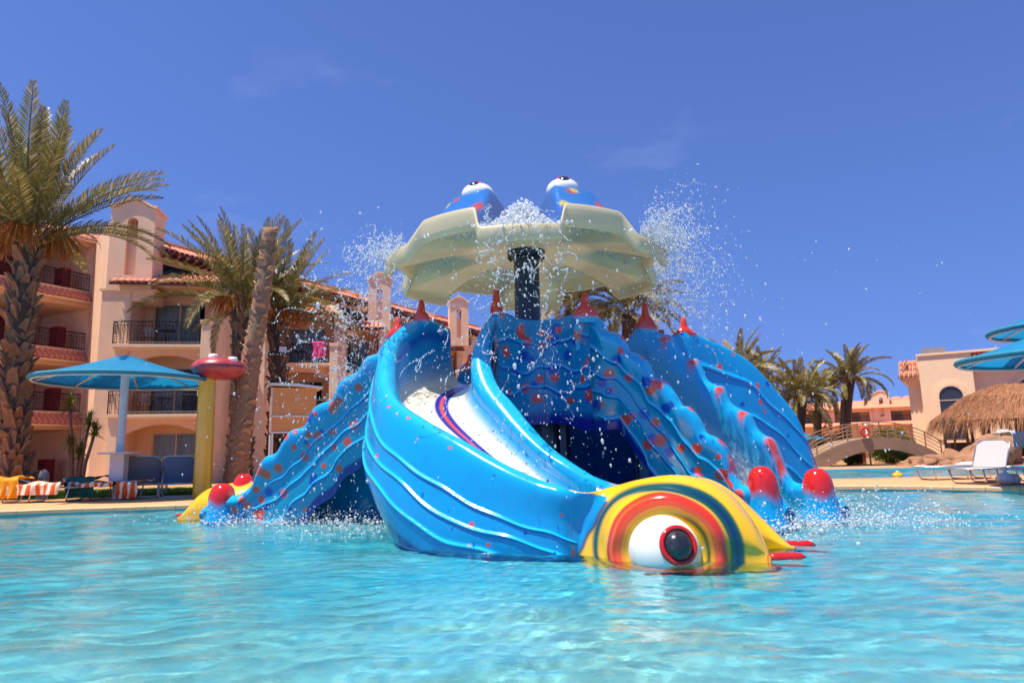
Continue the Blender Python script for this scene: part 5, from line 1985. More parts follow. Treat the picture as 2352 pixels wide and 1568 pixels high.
# lawn: strips of grass either side of a narrow path behind the left deck
mb = MB()
mb.add([(-30, 18.95, DZ + 0.004), (-5.5, 19.6, DZ + 0.004), (-5.5, 20.6, DZ + 0.004), (-30, 20.3, DZ + 0.004)], [(0, 1, 2, 3)])
mb.add([(-30, 21.0, DZ + 0.004), (-4.5, 21.3, DZ + 0.004), (-4.5, 25.5, DZ + 0.004), (-30, 23.5, DZ + 0.004)], [(0, 1, 2, 3)])
tag(mb.build('lawn', M['grass_base']), 'green lawn strips behind the left deck', 'lawn', kind='structure')
rg = np.random.default_rng(12)
ng = 26000
gx = rg.uniform(-17, -5.5, ng)
gy = np.where(rg.uniform(0, 1, ng) < 0.55, rg.uniform(19.3, 20.4, ng), rg.uniform(21.3, 24.0, ng))
ga_ = rg.uniform(0, 6.28, ng)
gh = rg.uniform(0.05, 0.11, ng)
base = np.stack([gx, gy, np.full(ng, DZ)], 1)
sd = np.stack([np.cos(ga_), np.sin(ga_), 0 * ga_], 1) * 0.012
tp = base + np.stack([rg.normal(0, .03, ng), rg.normal(0, .03, ng), gh], 1)
vv_ = np.stack([base - sd, base + sd, tp], 1).reshape(-1, 3)
tag(obj('grass', raw_mesh('grass', vv_, np.arange(ng * 3).reshape(-1, 3), M['grass'], False)), 'short green grass on the lawn strips', 'grass', kind='stuff')

# ------------------------------------------------------------------ across the second pool
M['bridge'] = mat('weathered_bridge_render', L(150, 120, 96), rough=0.85, var=0.15, scale=2, dirt=(L(104, 96, 70), 1.2, (1, 1, 1), 0.5, 0.8, 0.5))
M['bridge_under'] = mat('green_soffit', L(74, 128, 96), rough=0.85, var=0.2, scale=2)  # underside of the span in a greener tone
M['rail_wood'] = mat('brown_rail', L(150, 112, 84), rough=0.7, var=0.15)
M['rock'] = mat('sandstone_rock', L(158, 112, 82), rough=0.9, var=0.3, scale=1.6, bump=0.05, bscale=5, dirt=(L(92, 84, 44), 0.9, (1, 1, 1), 0.48, 0.7, 0.6))
M['straw'] = leaf_mat('thatch_straw', L(136, 84, 54), L(184, 128, 86), transl=0.1, rough=0.8)
M['post_wood'] = mat('dark_posts', L(70, 50, 40), rough=0.85, var=0.3, scale=5)
M['green_post'] = mat('green_grey_post', L(110, 124, 104), rough=0.8, var=0.15)
M['ring_red'] = mat('red_ring', L(214, 40, 40), rough=0.5, var=0.08)
M['leafy'] = leaf_mat('shrub_leaf', L(52, 92, 22), L(98, 132, 34), L(200, 104, 24), transl=0.25)
M['leafy_dark'] = leaf_mat('dark_shrub_leaf', L(64, 52, 40), L(96, 74, 62), transl=0.2)

YB = 33.0
bridge = empty('footbridge', V(2000, 1060, YB), 0, 'arched rendered footbridge with curved rails across the second pool', 'bridge')
topc = [V(px, py, YB) for px, py in ((1838, 1078), (1870, 1052), (1910, 1030), (1955, 1013), (2000, 1005), (2045, 1004), (2090, 1012), (2130, 1027), (2172, 1050))]
botc = [V(px, py, YB) for px, py in ((1838, 1100), (1875, 1090), (1912, 1066), (1955, 1046), (2000, 1034), (2045, 1032), (2088, 1040), (2130, 1058), (2172, 1080))]
tp, _ = spline(np.array(topc), 40)
bt, _ = spline(np.array(botc), 40)
verts = []
for i in range(40):
    for (p, yo) in ((tp[i], 0), (tp[i], 2.2), (bt[i], 2.2), (bt[i], 0)):
        verts.append((p[0], YB + yo, p[2]))
faces = []
for i in range(39):
    for k in range(3):
        if k != 1 or True:
            faces.append((4 * i + k, 4 * i + 4 + k, 4 * i + 5 + k, 4 * i + 1 + k))
    faces.append((4 * i + 3, 4 * i + 7, 4 * i + 4, 4 * i))
faces.append((0, 1, 2, 3))
faces.append((156, 159, 158, 157))
obj('span', raw_mesh('span', verts, faces, M['bridge'], False), bridge)
mb = MB()
for i in range(39):
    a, b = bt[i], bt[i + 1]
    mb.add([(a[0], YB - .01, a[2] - 0.006), (b[0], YB - .01, b[2] - 0.006), (b[0], YB + 2.21, b[2] - 0.006), (a[0], YB + 2.21, a[2] - 0.006)], [(0, 1, 2, 3)])
mb.build('soffit', M['bridge_under'], bridge)
for yo in (0.06, 2.14):
    mb = MB()
    for dz in (0.72, 0.54, 0.36, 0.18):
        mb.tube([(p[0], YB + yo, p[2] + dz) for p in tp[::2]], 0.028 if dz > .7 else 0.018, 5)
    rl = mb.build('rail', M['rail_wood'], bridge, True)
    for i in range(2, 40, 4):
        p = tp[i]
        MB().tube([(p[0], YB + yo, p[2] - 0.02), (p[0], YB + yo, p[2] + 0.76)], 0.035, 5).build('post', M['rail_wood'], bridge)
c = V(1986, 991, YB - 0.08)
lr = empty('life_ring', c, 0, 'red life ring hung on the bridge railing', 'life ring')
mb = MB()
mb.tube([(0.19 * math.cos(t), 0, 0.19 * math.sin(t)) for t in np.linspace(0, 6.283, 24, endpoint=False)], 0.055, 10, closed=True)
mb.build('ring', M['ring_red'], lr, True, False)
mb = MB()
mb.tube([(-0.06, 0.02, 0.2), (0, 0.04, 0.36), (0.06, 0.02, 0.2)], 0.01, 4)
mb.build('rope', M['white'], lr, True, False)


def rock(loc, sx, sy, sz, seed, label, group='rocks by the thatched bar'):
    rg = np.random.default_rng(seed)
    nu_, nv_ = 34, 20
    th_, ph_ = np.meshgrid(np.linspace(0, 2 * math.pi, nu_, endpoint=False), np.linspace(0, math.pi * 0.55, nv_), indexing='ij')
    r_ = np.ones(th_.shape)
    for k in range(14):
        d = rg.normal(0, 1, 3)
        d /= np.linalg.norm(d)
        dp = np.sin(ph_) * np.cos(th_) * d[0] + np.sin(ph_) * np.sin(th_) * d[1] + np.cos(ph_) * d[2]
        r_ += 0.10 * np.sin(dp * rg.uniform(3, 9) + rg.uniform(0, 6))
    r_ = np.round(r_ * 11) / 11 * 0.6 + r_ * 0.4
    P = np.stack([loc[0] + sx * r_ * np.sin(ph_) * np.cos(th_), loc[1] + sy * r_ * np.sin(ph_) * np.sin(th_), loc[2] + sz * (r_ * np.cos(ph_))], -1)
    o = obj('rock', raw_mesh('rock', P.reshape(-1, 3), grid_faces(nu_, nv_, wrap=True), M['rock'], False))
    return tag(o, label, 'rock', group)


for i, (px, Y_, sx, sy, zt_, lab) in enumerate(((2150, 31.6, 1.15, 1.2, 0.62, 'rock block at the right foot of the bridge'), (2225, 31.4, 1.3, 1.2, 0.85, 'rounded sandstone mound below the thatch'),
                                               (2300, 31.0, 1.5, 1.2, 1.05, 'largest rock mound behind the right loungers'), (2108, 31.2, 0.7, 0.8, 0.5, 'low rock at the water under the bridge end'), (2185, 30.6, 0.6, 0.6, 0.35, 'small pale rock between the mounds at the waterline'))):
    rock(ground_pt(px, Y_, 0.0), sx, sy, zt_, 40 + i, lab)


def thatch(root, F, x0, x1, y0, y1, zr, ze, seed, name='thatch'):
    """hipped straw roof: a body under many overlapping straw bundles"""
    rg = np.random.default_rng(seed)
    mb = MB(F)
    xm, ym = (x0 + x1) / 2, (y0 + y1) / 2
    rx = (x1 - x0) * 0.22
    ctr = [(xm - rx, ym), (xm + rx, ym)]
    n = 44
    rim, top_ = [], []
    for k in range(n):
        a = 2 * math.pi * k / n
        ca, sa = math.cos(a), math.sin(a)
        sx_ = abs(ca) ** 0.6 * (1 if ca > 0 else -1)
        sy_ = abs(sa) ** 0.6 * (1 if sa > 0 else -1)
        rim.append((xm + (x1 - x0) / 2 * sx_, ym + (y1 - y0) / 2 * sy_, ze))
        top_.append((xm + rx * sx_, ym + 0.15 * sy_, zr))
    mid = [tuple(0.5 * (np.array(r_) + np.array(t_)) + np.array([0, 0, 0.16 * (zr - ze)])) for r_, t_ in zip(rim, top_)]
    mb.add(rim + mid + top_, [(k, (k + 1) % n, n + (k + 1) % n, n + k) for k in range(n)] + [(n + k, n + (k + 1) % n, 2 * n + (k + 1) % n, 2 * n + k) for k in range(n)] + [tuple(range(2 * n, 3 * n))])
    body = mb.build('roof_body', M['straw'], root, True)
    # straw
    ns = 16000
    k = rg.uniform(0, n, ns)
    s = rg.uniform(0, 1, ns) ** 0.7
    i0 = k.astype(int) % n
    i1 = (i0 + 1) % n
    f = (k - k.astype(int))[:, None]
    RM, MD, TP = np.array(rim), np.array(mid), np.array(top_)
    r_ = RM[i0] * (1 - f) + RM[i1] * f
    m__ = MD[i0] * (1 - f) + MD[i1] * f
    t_ = TP[i0] * (1 - f) + TP[i1] * f
    s2 = s[:, None]
    p = np.where(s2 < 0.5, t_ + (m__ - t_) * s2 * 2, m__ + (r_ - m__) * (s2 - 0.5) * 2)
    dn = (r_ - m__)
    dn /= np.linalg.norm(dn, axis=1, keepdims=True)
    dn = dn + rg.normal(0, 0.16, dn.shape)
    dn[:, 2] -= 0.22 + 0.8 * (s > 0.93)
    ln = rg.uniform(0.35, 0.75, ns)[:, None]
    side = np.cross(dn, np.array([0, 0, 1.0]))
    side /= np.linalg.norm(side, axis=1, keepdims=True) + 1e-6
    side *= 0.018
    up = np.array([0, 0, 1.0]) * rg.uniform(0.02, 0.09, ns)[:, None]
    tri = np.stack([p - side + up, p + side + up, p + dn * ln + up * 0.4], 1).reshape(-1, 3)
    Fm = np.array(F)
    tri = tri @ Fm[:3, :3].T + Fm[:3, 3]
    tag(obj('straw', raw_mesh('straw', tri, np.arange(ns * 3).reshape(-1, 3), M['straw'], False), root), kind='stuff')


hb_ = ground_pt(2290, 37.0)
hut = empty('thatched_bar', hb_, 0, 'open bar with shaggy straw roof on dark posts behind the right loungers', 'thatched bar')
F = frame(hb_[0], 37.0, -28, DZ)
zr = V(2352, 868, 36.0).z
thatch(hut, F, -2.7, 9.0, -2.6, 3.6, 4.05, 2.15, 4)
rg = random.Random(3)
for i in range(26):
    x_ = -2.2 + i * 0.40 + rg.uniform(-.1, .1)
    y_ = -2.0 + rg.uniform(0, 0.5)
    mb = MB(F)
    mb.tube([(x_, y_, 0), (x_ + rg.uniform(-.05, .05), y_, 1.2), (x_ + rg.uniform(-.08, .08), y_, 2.3)], rg.uniform(0.05, 0.09), 6)
    mb.build('post', M['post_wood'] if i % 9 != 6 else M['green_post'], hut, True)
mb = MB(F)
mb.box(-2.0, 8.2, -1.2, 2.8, 0.0, 1.0)
mb.build('counter', M['post_wood'], hut)

# big hall on the right with arched windows
hall = empty('hall', (30, 45, DZ), label='tall apricot hall with arched windows and tiled cornice behind the straw roof', cat='building')
HX = V(2116, 900, 45.0)
HF = frame(HX.x, 45.0, -33, DZ)


def arched_window(root, F, xc, z0, w, h_rect, y, bars=2, surround=True):
    r_ = w / 2
    n = 12
    prof = [(xc - r_, z0), (xc + r_, z0), (xc + r_, z0 + h_rect)] + [(xc + r_ * math.cos(math.pi * k / n), z0 + h_rect + r_ * math.sin(math.pi * k / n)) for k in range(1, n)] + [(xc - r_, z0 + h_rect)]
    mb = MB(F)
    for (o_, yy) in ((0.38, 0.05), (0.2, 0.10)):
        R2 = r_ + o_
        pts_o = [(xc + R2, z0)] + [(xc + R2 * math.cos(math.pi * k / 20), z0 + h_rect + R2 * math.sin(math.pi * k / 20)) for k in range(0, 21)] + [(xc - R2, z0)]
        pts_i = [(xc + r_, z0)] + [(xc + r_ * math.cos(math.pi * k / 20), z0 + h_rect + r_ * math.sin(math.pi * k / 20)) for k in range(0, 21)] + [(xc - r_, z0)]
        m2 = len(pts_o)
        vs_ = [(x, y - yy, z) for x, z in pts_o] + [(x, y - yy, z) for x, z in pts_i] + [(x, y, z) for x, z in pts_o] + [(x, y + .02, z) for x, z in pts_i]
        fs = []
        for k in range(m2 - 1):
            fs += [(k, k + 1, m2 + k + 1, m2 + k), (k, 2 * m2 + k, 2 * m2 + k + 1, k + 1), (m2 + k, m2 + k + 1, 3 * m2 + k + 1, 3 * m2 + k)]
        mb.add(vs_, fs)
    wn_ = mb.build('window', M['stucco_pale'], root)
    mb = MB(F)
    mb.add([(x, y - 0.02, z) for x, z in prof], [tuple(range(len(prof)))])
    mb.build('pane', M['dark_glass'], wn_)
    mb = MB(F)
    for k in range(bars):
        zz = z0 + h_rect * (k + 1) / (bars + 0.2)
        mb.box(xc - r_ + .01, xc + r_ - .01, y - 0.06, y - 0.025, zz - 0.03, zz + 0.03)
    if bars == 0:
        for a in (0.55, 1.05, 1.57, 2.09, 2.6):
            mb.tube([(xc, y - 0.04, z0 + h_rect), (xc + r_ * math.cos(a), y - 0.04, z0 + h_rect + r_ * math.sin(a))], 0.035, 4)
    mb.build('glazing_bar', M['alu'], wn_)
    return wn_


M['dark_glass'] = mat('dark_window_glass', L(58, 54, 58), rough=0.08, var=0.1, spec=0.6)
ztp = V(2130, 818, 45.0).z - DZ
mb = MB(HF)
mb.box(0.0, 2.95, 0.0, 8, 0.0, ztp)
mb.box(-0.75, -0.003, 0.6, 8, 0.0, ztp - 1.35)
mb.box(-0.62, -0.003, 0.5, 8, ztp - 1.35, ztp - 0.2)
mb.box(2.953, 16, 0.75, 8, 0.0, ztp + 0.05)
mb.box(-0.08, 3.03, -0.1, 8.1, ztp, ztp + 0.14)
mb.box(3.04, 16, 0.45, 8.1, ztp + 0.05, ztp + 0.2)
mb.box(3.0, 16, 0.35, 0.74, ztp - 1.15, ztp - 1.0)
mb.box(-1.0, -0.003, 0.32, 8, ztp - 1.6, ztp - 1.353)
mb.box(-0.85, -0.003, 0.42, 8, ztp - 1.8, ztp - 1.603)
mb.build('hall_wall', M['stucco_pale'], hall)
tiled_eave(hall, HF, 3.05, 16, 0.22, ztp - 0.95, 0.5, 0.9, name='cornice', single=1, wood=False)
tiled_eave(hall, HF, -1.15, -0.1, -0.05, ztp - 1.3, 0.62, 1.0, name='cornice', single=1, wood=False)
HL = HF @ Matrix.Translation((-1.15, 8, 0)) @ Matrix.Rotation(R(-90), 4, 'Z')
tiled_eave(hall, HL, 0.0, 7.9, 0.0, ztp - 1.3, 0.5, 1.0, name='cornice', single=1, wood=False)
zw = V(2165, 985, 45.0).z - DZ
arched_window(hall, HF, 1.62, 1.2, 1.3, V(2170, 912, 45).z - DZ - 1.2, -0.002, bars=2)
arched_window(hall, HF, 6.4, 1.2, 3.3, V(2292, 925, 43).z - DZ - 1.2, 0.748, bars=0)
mb = MB(HF)
mb.box(0.2, 1.6, 2, 3.0, ztp + 0.145, ztp + 0.75)
mb.build('roof_unit', M['grey_plastic'], hall)
an = V(2262, 795, 44.0)
mb = MB(HF)
mb.tube([(5.6, 2, ztp + 0.2), (5.6, 2, ztp + 1.7)], 0.12, 8)
mb.tube([(6.3, 2, ztp + 0.2), (6.3, 2, ztp + 0.8)], 0.04, 6)
mb.box(6.2, 6.5, 1.9, 2.1, ztp + 0.5, ztp + 0.85)
mb.build('antenna_mast', M['stucco_pale'], hall)

# long low hotel range in the distance
far = empty('distant_range', (36, 82, DZ), label='long low apricot hotel range with a bell turret beyond the bridge', cat='building')
fx = V(1860, 960, 84.0)
FF = frame(fx.x - 4, 88.0, -24, DZ)
zt_ = V(2000, 912, 80.0).z - DZ
mb = MB(FF)
LF = 26
mb.box(-6, LF, 0, 8, 3.35, 3.7)
mb.box(-6, LF, 0.2, 8, zt_ - 1.5, zt_ - 1.05)
mb.box(-6, LF, 1.8, 8, 0, zt_ - 1.5)
mb.box(-6, LF, 1.2, 8, zt_ - 1.05, zt_ - 0.1)
nb_ = 7
for i in range(nb_ + 1):
    x_ = -6 + (LF + 6) * i / nb_
    mb.box(x_ - 0.35, x_ + 0.35, 0.1, 1.8, 0, zt_ - 1.5)
mb.build('range_wall', M['stucco'], far)
mb = MB(FF)
mb.add([(-6.3, -0.6, zt_ - 1.1), (LF + .3, -0.6, zt_ - 1.1), (LF + .3, 1.4, zt_ - 0.1), (-6.3, 1.4, zt_ - 0.1)], [(0, 1, 2, 3)])
mb.add([(-6.3, -0.9, 3.3), (LF + .3, -0.9, 3.3), (LF + .3, 0.0, 3.75), (-6.3, 0.0, 3.75)], [(0, 1, 2, 3)])
mb.build('tiled_slope', M['tile'], far)
for i in range(nb_):
    x_ = -6 + (LF + 6) * (i + 0.5) / nb_
    sliding_door(far, FF, x_ - 1.0, x_ + 1.0, 1.72, 3.75, 5.6, rngb, name='window')
    railing(far, FF, [(x_ - 1.9, 0.15), (x_ + 1.9, 0.15)], 3.7, 0.7, step=0.3)
turret(FF @ Matrix.Translation((12.4, 0.0, 0)), 1.8, 1.6, 3.7, zt_ + 0.9, far)
for x_ in (15.2, 16.4, 17.3, 18.3, 19.2):
    mb = MB(FF)
    mb.ball((x_, 3, zt_ - .05), 0.5, 8, 6, (1.4, 1, 0.8))
    mb.build('roof_tank', M['tile'], far)


# shrubs and garden bits across the water
def shrub(loc, rx, ry, rz_, n, m, label, seed, lsz=0.10, group='shrubs across the second pool'):
    rg = np.random.default_rng(seed)
    root = empty('shrub', loc, 0, label, 'shrub', group)
    d = rg.normal(0, 1, (n, 3))
    d /= np.linalg.norm(d, axis=1, keepdims=True)
    lump = 1 + 0.16 * np.sin(d[:, 0] * 7 + seed) * np.sin(d[:, 2] * 6) + 0.12 * np.sin(d[:, 1] * 11 + d[:, 0] * 4)
    r_ = rg.uniform(0.55, 1.0, n) ** 0.5 * lump
    p = d * r_[:, None] * np.array([rx, ry, rz_]) + np.array([0, 0, rz_ * 0.95])
    p[:, 2] = np.abs(p[:, 2])
    a = rg.normal(0, 1, (n, 3))
    a /= np.linalg.norm(a, axis=1, keepdims=True)
    b = np.cross(a, rg.normal(0, 1, (n, 3)))
    b /= np.linalg.norm(b, axis=1, keepdims=True) + 1e-6
    l = lsz * rg.uniform(0.7, 1.4, n)[:, None]
    v_ = np.stack([p - b * l * .4, p + a * l * .9, p + b * l * .4, p - a * l * .9], 1).reshape(-1, 3)
    obj('foliage', raw_mesh('foliage', v_, np.arange(n * 4).reshape(-1, 4), m, False), root, False)
    mb = MB()
    for k in range(5):
        an_ = k * 1.26
        mb.tube([(0, 0, 0), (rx * .3 * math.cos(an_), ry * .3 * math.sin(an_), rz_ * .6), (rx * .6 * math.cos(an_), ry * .6 * math.sin(an_), rz_ * 1.1)], [0.05, 0.035, 0.015], 5)
    mb.build('stem', M['stem'], root, True, False)
    return root


shrub(ground_pt(2052, 36.5), 1.05, 0.9, 0.95, 5200, M['leafy'], 'round green bush with orange blossom seen under the bridge', 1, 0.07)
shrub(ground_pt(1955, 35.5), 0.38, 0.35, 0.5, 1400, M['leafy'], 'small dark green bush beside the little pink hut', 2, 0.06)
shrub(ground_pt(1925, 39.0), 1.6, 0.7, 0.85, 4200, M['leafy_dark'], 'low purple brown hedge under the left half of the bridge', 3, 0.08)
shrub(ground_pt(1866, 37.0), 0.8, 0.6, 0.75, 2600, M['leafy'], 'bright bush at the left foot of the bridge', 4, 0.08)
shrub(ground_pt(1905, 46.0), 1.2, 0.8, 0.8, 2600, M['leafy'], 'bush behind the left end of the bridge rails', 6, 0.1)
wl = MB()
a0, a1 = ground_pt(1895, 38.0), ground_pt(2140, 38.0)
wl.box(a0[0], a1[0], 38.0, 38.3, DZ, DZ + 0.55)
wl.box(a0[0] - .05, a1[0] + .05, 37.95, 38.35, DZ + 0.55, DZ + 0.62)
tag(wl.build('garden_wall', M['stucco_pale']), 'low pale apricot garden wall under the bridge', 'wall')
c = ground_pt(1962, 36.0)
kiosk = empty('kiosk', (c[0] + 0.2, 36.0, DZ), 0, 'tiny pink roofed pump hut below the bridge', 'hut')
mb = MB()
mb.box(-0.35, 0.35, -0.3, 0.3, 0, 0.62)
mb.build('wall', M['stucco'], kiosk, False, False)
mb = MB()
mb.prism([(-0.5, 0.60), (0.5, 0.60), (0.36, 0.98), (-0.36, 0.98)], 'y', -0.45, 0.4)
mb.build('roof', M['tile'], kiosk, False, False)
mb = MB()
mb.box(-0.16, 0.16, -0.32, -0.303, 0.02, 0.5)
mb.build('door', M['post_wood'], kiosk, False, False)
lp = empty('lamp_post', ground_pt(2003, 34.6), 0, 'thin white lamp post standing under the bridge arch', 'lamp post')
MB().tube([(0, 0, 0), (0.0, 0, 0.9), (-0.06, 0, 1.9)], 0.045, 8).build('pole', M['white'], lp, True, False)
MB().ball((-0.06, 0, 1.95), 0.08, 10, 8).build('lamp', M['white'], lp, True, False)
buoy = G(2062, 1094, 0.0)
bo = MB().ball((0, 0, 0.03), 0.15, 14, 10, (1.2, 1, 0.8)).lathe([(0.05, 0.12), (0.05, 0.19), (0.001, 0.19)], 10).build('buoy', M['yellow_gloss'], None, True)
bo.location = buoy
tag(bo, 'pale yellow float on the second pool', 'float')
# bag and cloth at the right lounger
bg_ = G(2290, 1113, DZ)
M['bag'] = mat('pale_plastic_bag', L(206, 190, 186), rough=0.4, var=0.08, bump=0.02, bscale=14)
sb = empty('plastic_bag', (bg_.x + 0.1, bg_.y - 0.15, DZ), 0, 'tied pale plastic bag under the right edge lounger', 'bag')
mb = MB()
mb.ball((0, 0, 0.14), 0.17, 18, 12, (1.15, 0.9, 0.85))
mb.ball((0.24, 0.05, 0.13), 0.15, 18, 12, (1.0, 0.9, 0.85))
mb.v = [(x + 0.02 * math.sin(z * 60 + y * 30), y, z) for x, y, z in mb.v]
mb.build('body', M['bag'], sb, True, False)
mb = MB()
mb.lathe([(0.08, 0.24), (0.03, 0.31), (0.05, 0.38), (0.001, 0.36)], 10, (0.02, 0, 0))
mb.build('knot', M['bag'], sb, True, False)
M['cloth_pale'] = towel_mat('pale_patterned_cloth', L(196, 190, 182), L(150, 150, 156), 3.5, (0.4, 0.2, 0.7))
cl = V(2318, 990, 17.6)
towel((cl.x + 0.2, cl.y), 0.5, 0.75, 0.4, 0.35, 'cloth_pale', 'pale patterned cloth heaped over the back of the right edge lounger', cl.z - 0.12, 0.10, 8, GT)

# ------------------------------------------------------------------ balcony furniture
M['rattan'] = mat('pale_chair_seat', L(196, 168, 150), rough=0.8, var=0.12)


def patio_chair(F, x, y, z, rz, label):
    root = link(bpy.data.objects.new('patio_chair', None))
    root.matrix_world = F @ Matrix.Translation((x, y, z)) @ Matrix.Rotation(rz, 4, 'Z')
    tag(root, label, 'chair', 'iron chairs on the hotel balconies')
    for (a, b) in ((-1, -1), (1, -1), (-1, 1), (1, 1)):
        MB().tube([(a * .24, b * .22, 0), (a * .2, b * .2, 0.44)], 0.014, 4).build('leg', M['iron'], root, False, False)
    mb = MB()
    mb.lathe([(0.001, .43), (0.25, .43), (0.26, .46), (0.001, .48)], 14)
    mb.build('seat', M['rattan'], root, False, False)
    mb = MB()
    mb.tube([(0.24 * math.cos(t), 0.2, 0.62 + 0.36 * math.sin(t)) for t in np.linspace(-0.3, math.pi + 0.3, 12)], 0.016, 4)
    mb.ball((0, 0.2, 0.72), 0.2, 12, 8, (1, 0.12, 1.05))
    mb.build('backrest', M['rattan'], root, False, False)
    mb = MB()
    for s in (-1, 1):
        mb.tube([(s * .24, 0.2, 0.66), (s * .27, -.05, 0.66), (s * .24, -.2, 0.44)], 0.013, 4)
    mb.build('armrest', M['iron'], root, False, False)


def patio_table(F, x, y, z, label):
    root = link(bpy.data.objects.new('patio_table', None))
    root.matrix_world = F @ Matrix.Translation((x, y, z))
    tag(root, label, 'table', 'iron tables on the hotel balconies')
    mb = MB()
    mb.lathe([(0.001, .69), (0.33, .69), (0.33, .715), (0.001, .715)], 18)
    mb.build('tabletop', M['iron'], root, False, False)
    for k in range(3):
        a = k * 2.094
        MB().tube([(0.3 * math.cos(a), 0.3 * math.sin(a), 0), (0.06 * math.cos(a), 0.06 * math.sin(a), 0.35), (0.26 * math.cos(a), 0.26 * math.sin(a), 0.69)], 0.013, 4).build('leg', M['iron'], root, False, False)


wh = ['nearest hotel bay', 'second hotel bay', 'third hotel bay', 'fourth hotel bay']
for i, F in enumerate(FR[:4]):
    for (z, nm) in ((2.85, 'lower'), (5.72, 'upper')):
        patio_chair(F, 1.0, 0.6, z, 0.5, 'round-backed iron chair on the %s balcony of the %s' % (nm, wh[i]))
        patio_table(F, 1.75, 0.5, z, 'round iron table on the %s balcony of the %s' % (nm, wh[i]))
pt = V(733, 822, 34.1)
tw = towel((pt.x, pt.y - 0.04), 0.17, 0.62, 0.1, 0.85, 'towel_pink', 'pink towel hung over a hotel balcony railing', FR[2].translation.z + 5.72 + 0.99, 0.01, 5)

# ------------------------------------------------------------------ flying water
def drop_mat(name, white, rough):
    m = bpy.data.materials.new(name)
    m.use_nodes = True
    nt = m.node_tree
    b_ = nt.nodes['Principled BSDF']
    b_.inputs['Base Color'].default_value = (0.95, 0.97, 1.0, 1)
    b_.inputs['IOR'].default_value = 1.33
    b_.inputs['Roughness'].default_value = rough
    b_.inputs['Transmission Weight'].default_value = 1.0
    df = node(nt, 'ShaderNodeBsdfDiffuse')
    df.inputs[0].default_value = (0.92, 0.95, 0.97, 1)
    tr = node(nt, 'ShaderNodeBsdfTranslucent')
    tr.inputs[0].default_value = (0.92, 0.95, 0.97, 1)
    m1 = node(nt, 'ShaderNodeMixShader')
    m1.inputs[0].default_value = 0.45
    nt.links.new(df.outputs[0], m1.inputs[1])
    nt.links.new(tr.outputs[0], m1.inputs[2])
    m2 = node(nt, 'ShaderNodeMixShader')
    m2.inputs[0].default_value = white
    nt.links.new(b_.outputs[0], m2.inputs[1])
    nt.links.new(m1.outputs[0], m2.inputs[2])
    nt.links.new(m2.outputs[0], nt.nodes['Material Output'].inputs[0])
    return m


M['drops'] = drop_mat('flying_water', 0.55, 0.03)
M['foam'] = drop_mat('white_water', 0.72, 0.08)
PHI = (1 + 5 ** 0.5) / 2
ICO_V = np.array([(-1, PHI, 0), (1, PHI, 0), (-1, -PHI, 0), (1, -PHI, 0), (0, -1, PHI), (0, 1, PHI), (0, -1, -PHI), (0, 1, -PHI), (PHI, 0, -1), (PHI, 0, 1), (-PHI, 0, -1), (-PHI, 0, 1)]) / math.sqrt(1 + PHI ** 2)
ICO_F = np.array([(0, 11, 5), (0, 5, 1), (0, 1, 7), (0, 7, 10), (0, 10, 11), (1, 5, 9), (5, 11, 4), (11, 10, 2), (10, 7, 6), (7, 1, 8), (3, 9, 4), (3, 4, 2), (3, 2, 6), (3, 6, 8), (3, 8, 9), (4, 9, 5), (2, 4, 11), (6, 2, 10), (8, 6, 7), (9, 8, 1)])


def drops(name, pos, rad, m, rng, label, stretch=None):
    pos, rad = np.asarray(pos), np.asarray(rad)
    n = len(pos)
    sc_ = rng.uniform(0.7, 1.35, (n, 1, 3)) * rad[:, None, None]
    # random turn of each drop
    a = rng.normal(0, 1, (n, 3, 3))
    q_, _ = np.linalg.qr(a)
    v = np.einsum('nij,vj->nvi', q_, ICO_V) * sc_
    if stretch is not None:
        st_ = np.asarray(stretch)
        l = np.linalg.norm(st_, axis=1, keepdims=True) + 1e-6
        d = st_ / l
        along = np.einsum('nvi,ni->nv', v, d)
        v = v + along[..., None] * d[:, None, :] * np.minimum(l, 1.6)[:, :, None]
    v = v + pos[:, None, :]
    f = ICO_F[None] + (np.arange(n) * 12)[:, None, None]
    o = obj(name, raw_mesh(name, v.reshape(-1, 3), f.reshape(-1, 3), m, True))
    return tag(o, label, 'water spray', kind='stuff')


rw_ = np.random.default_rng(77)


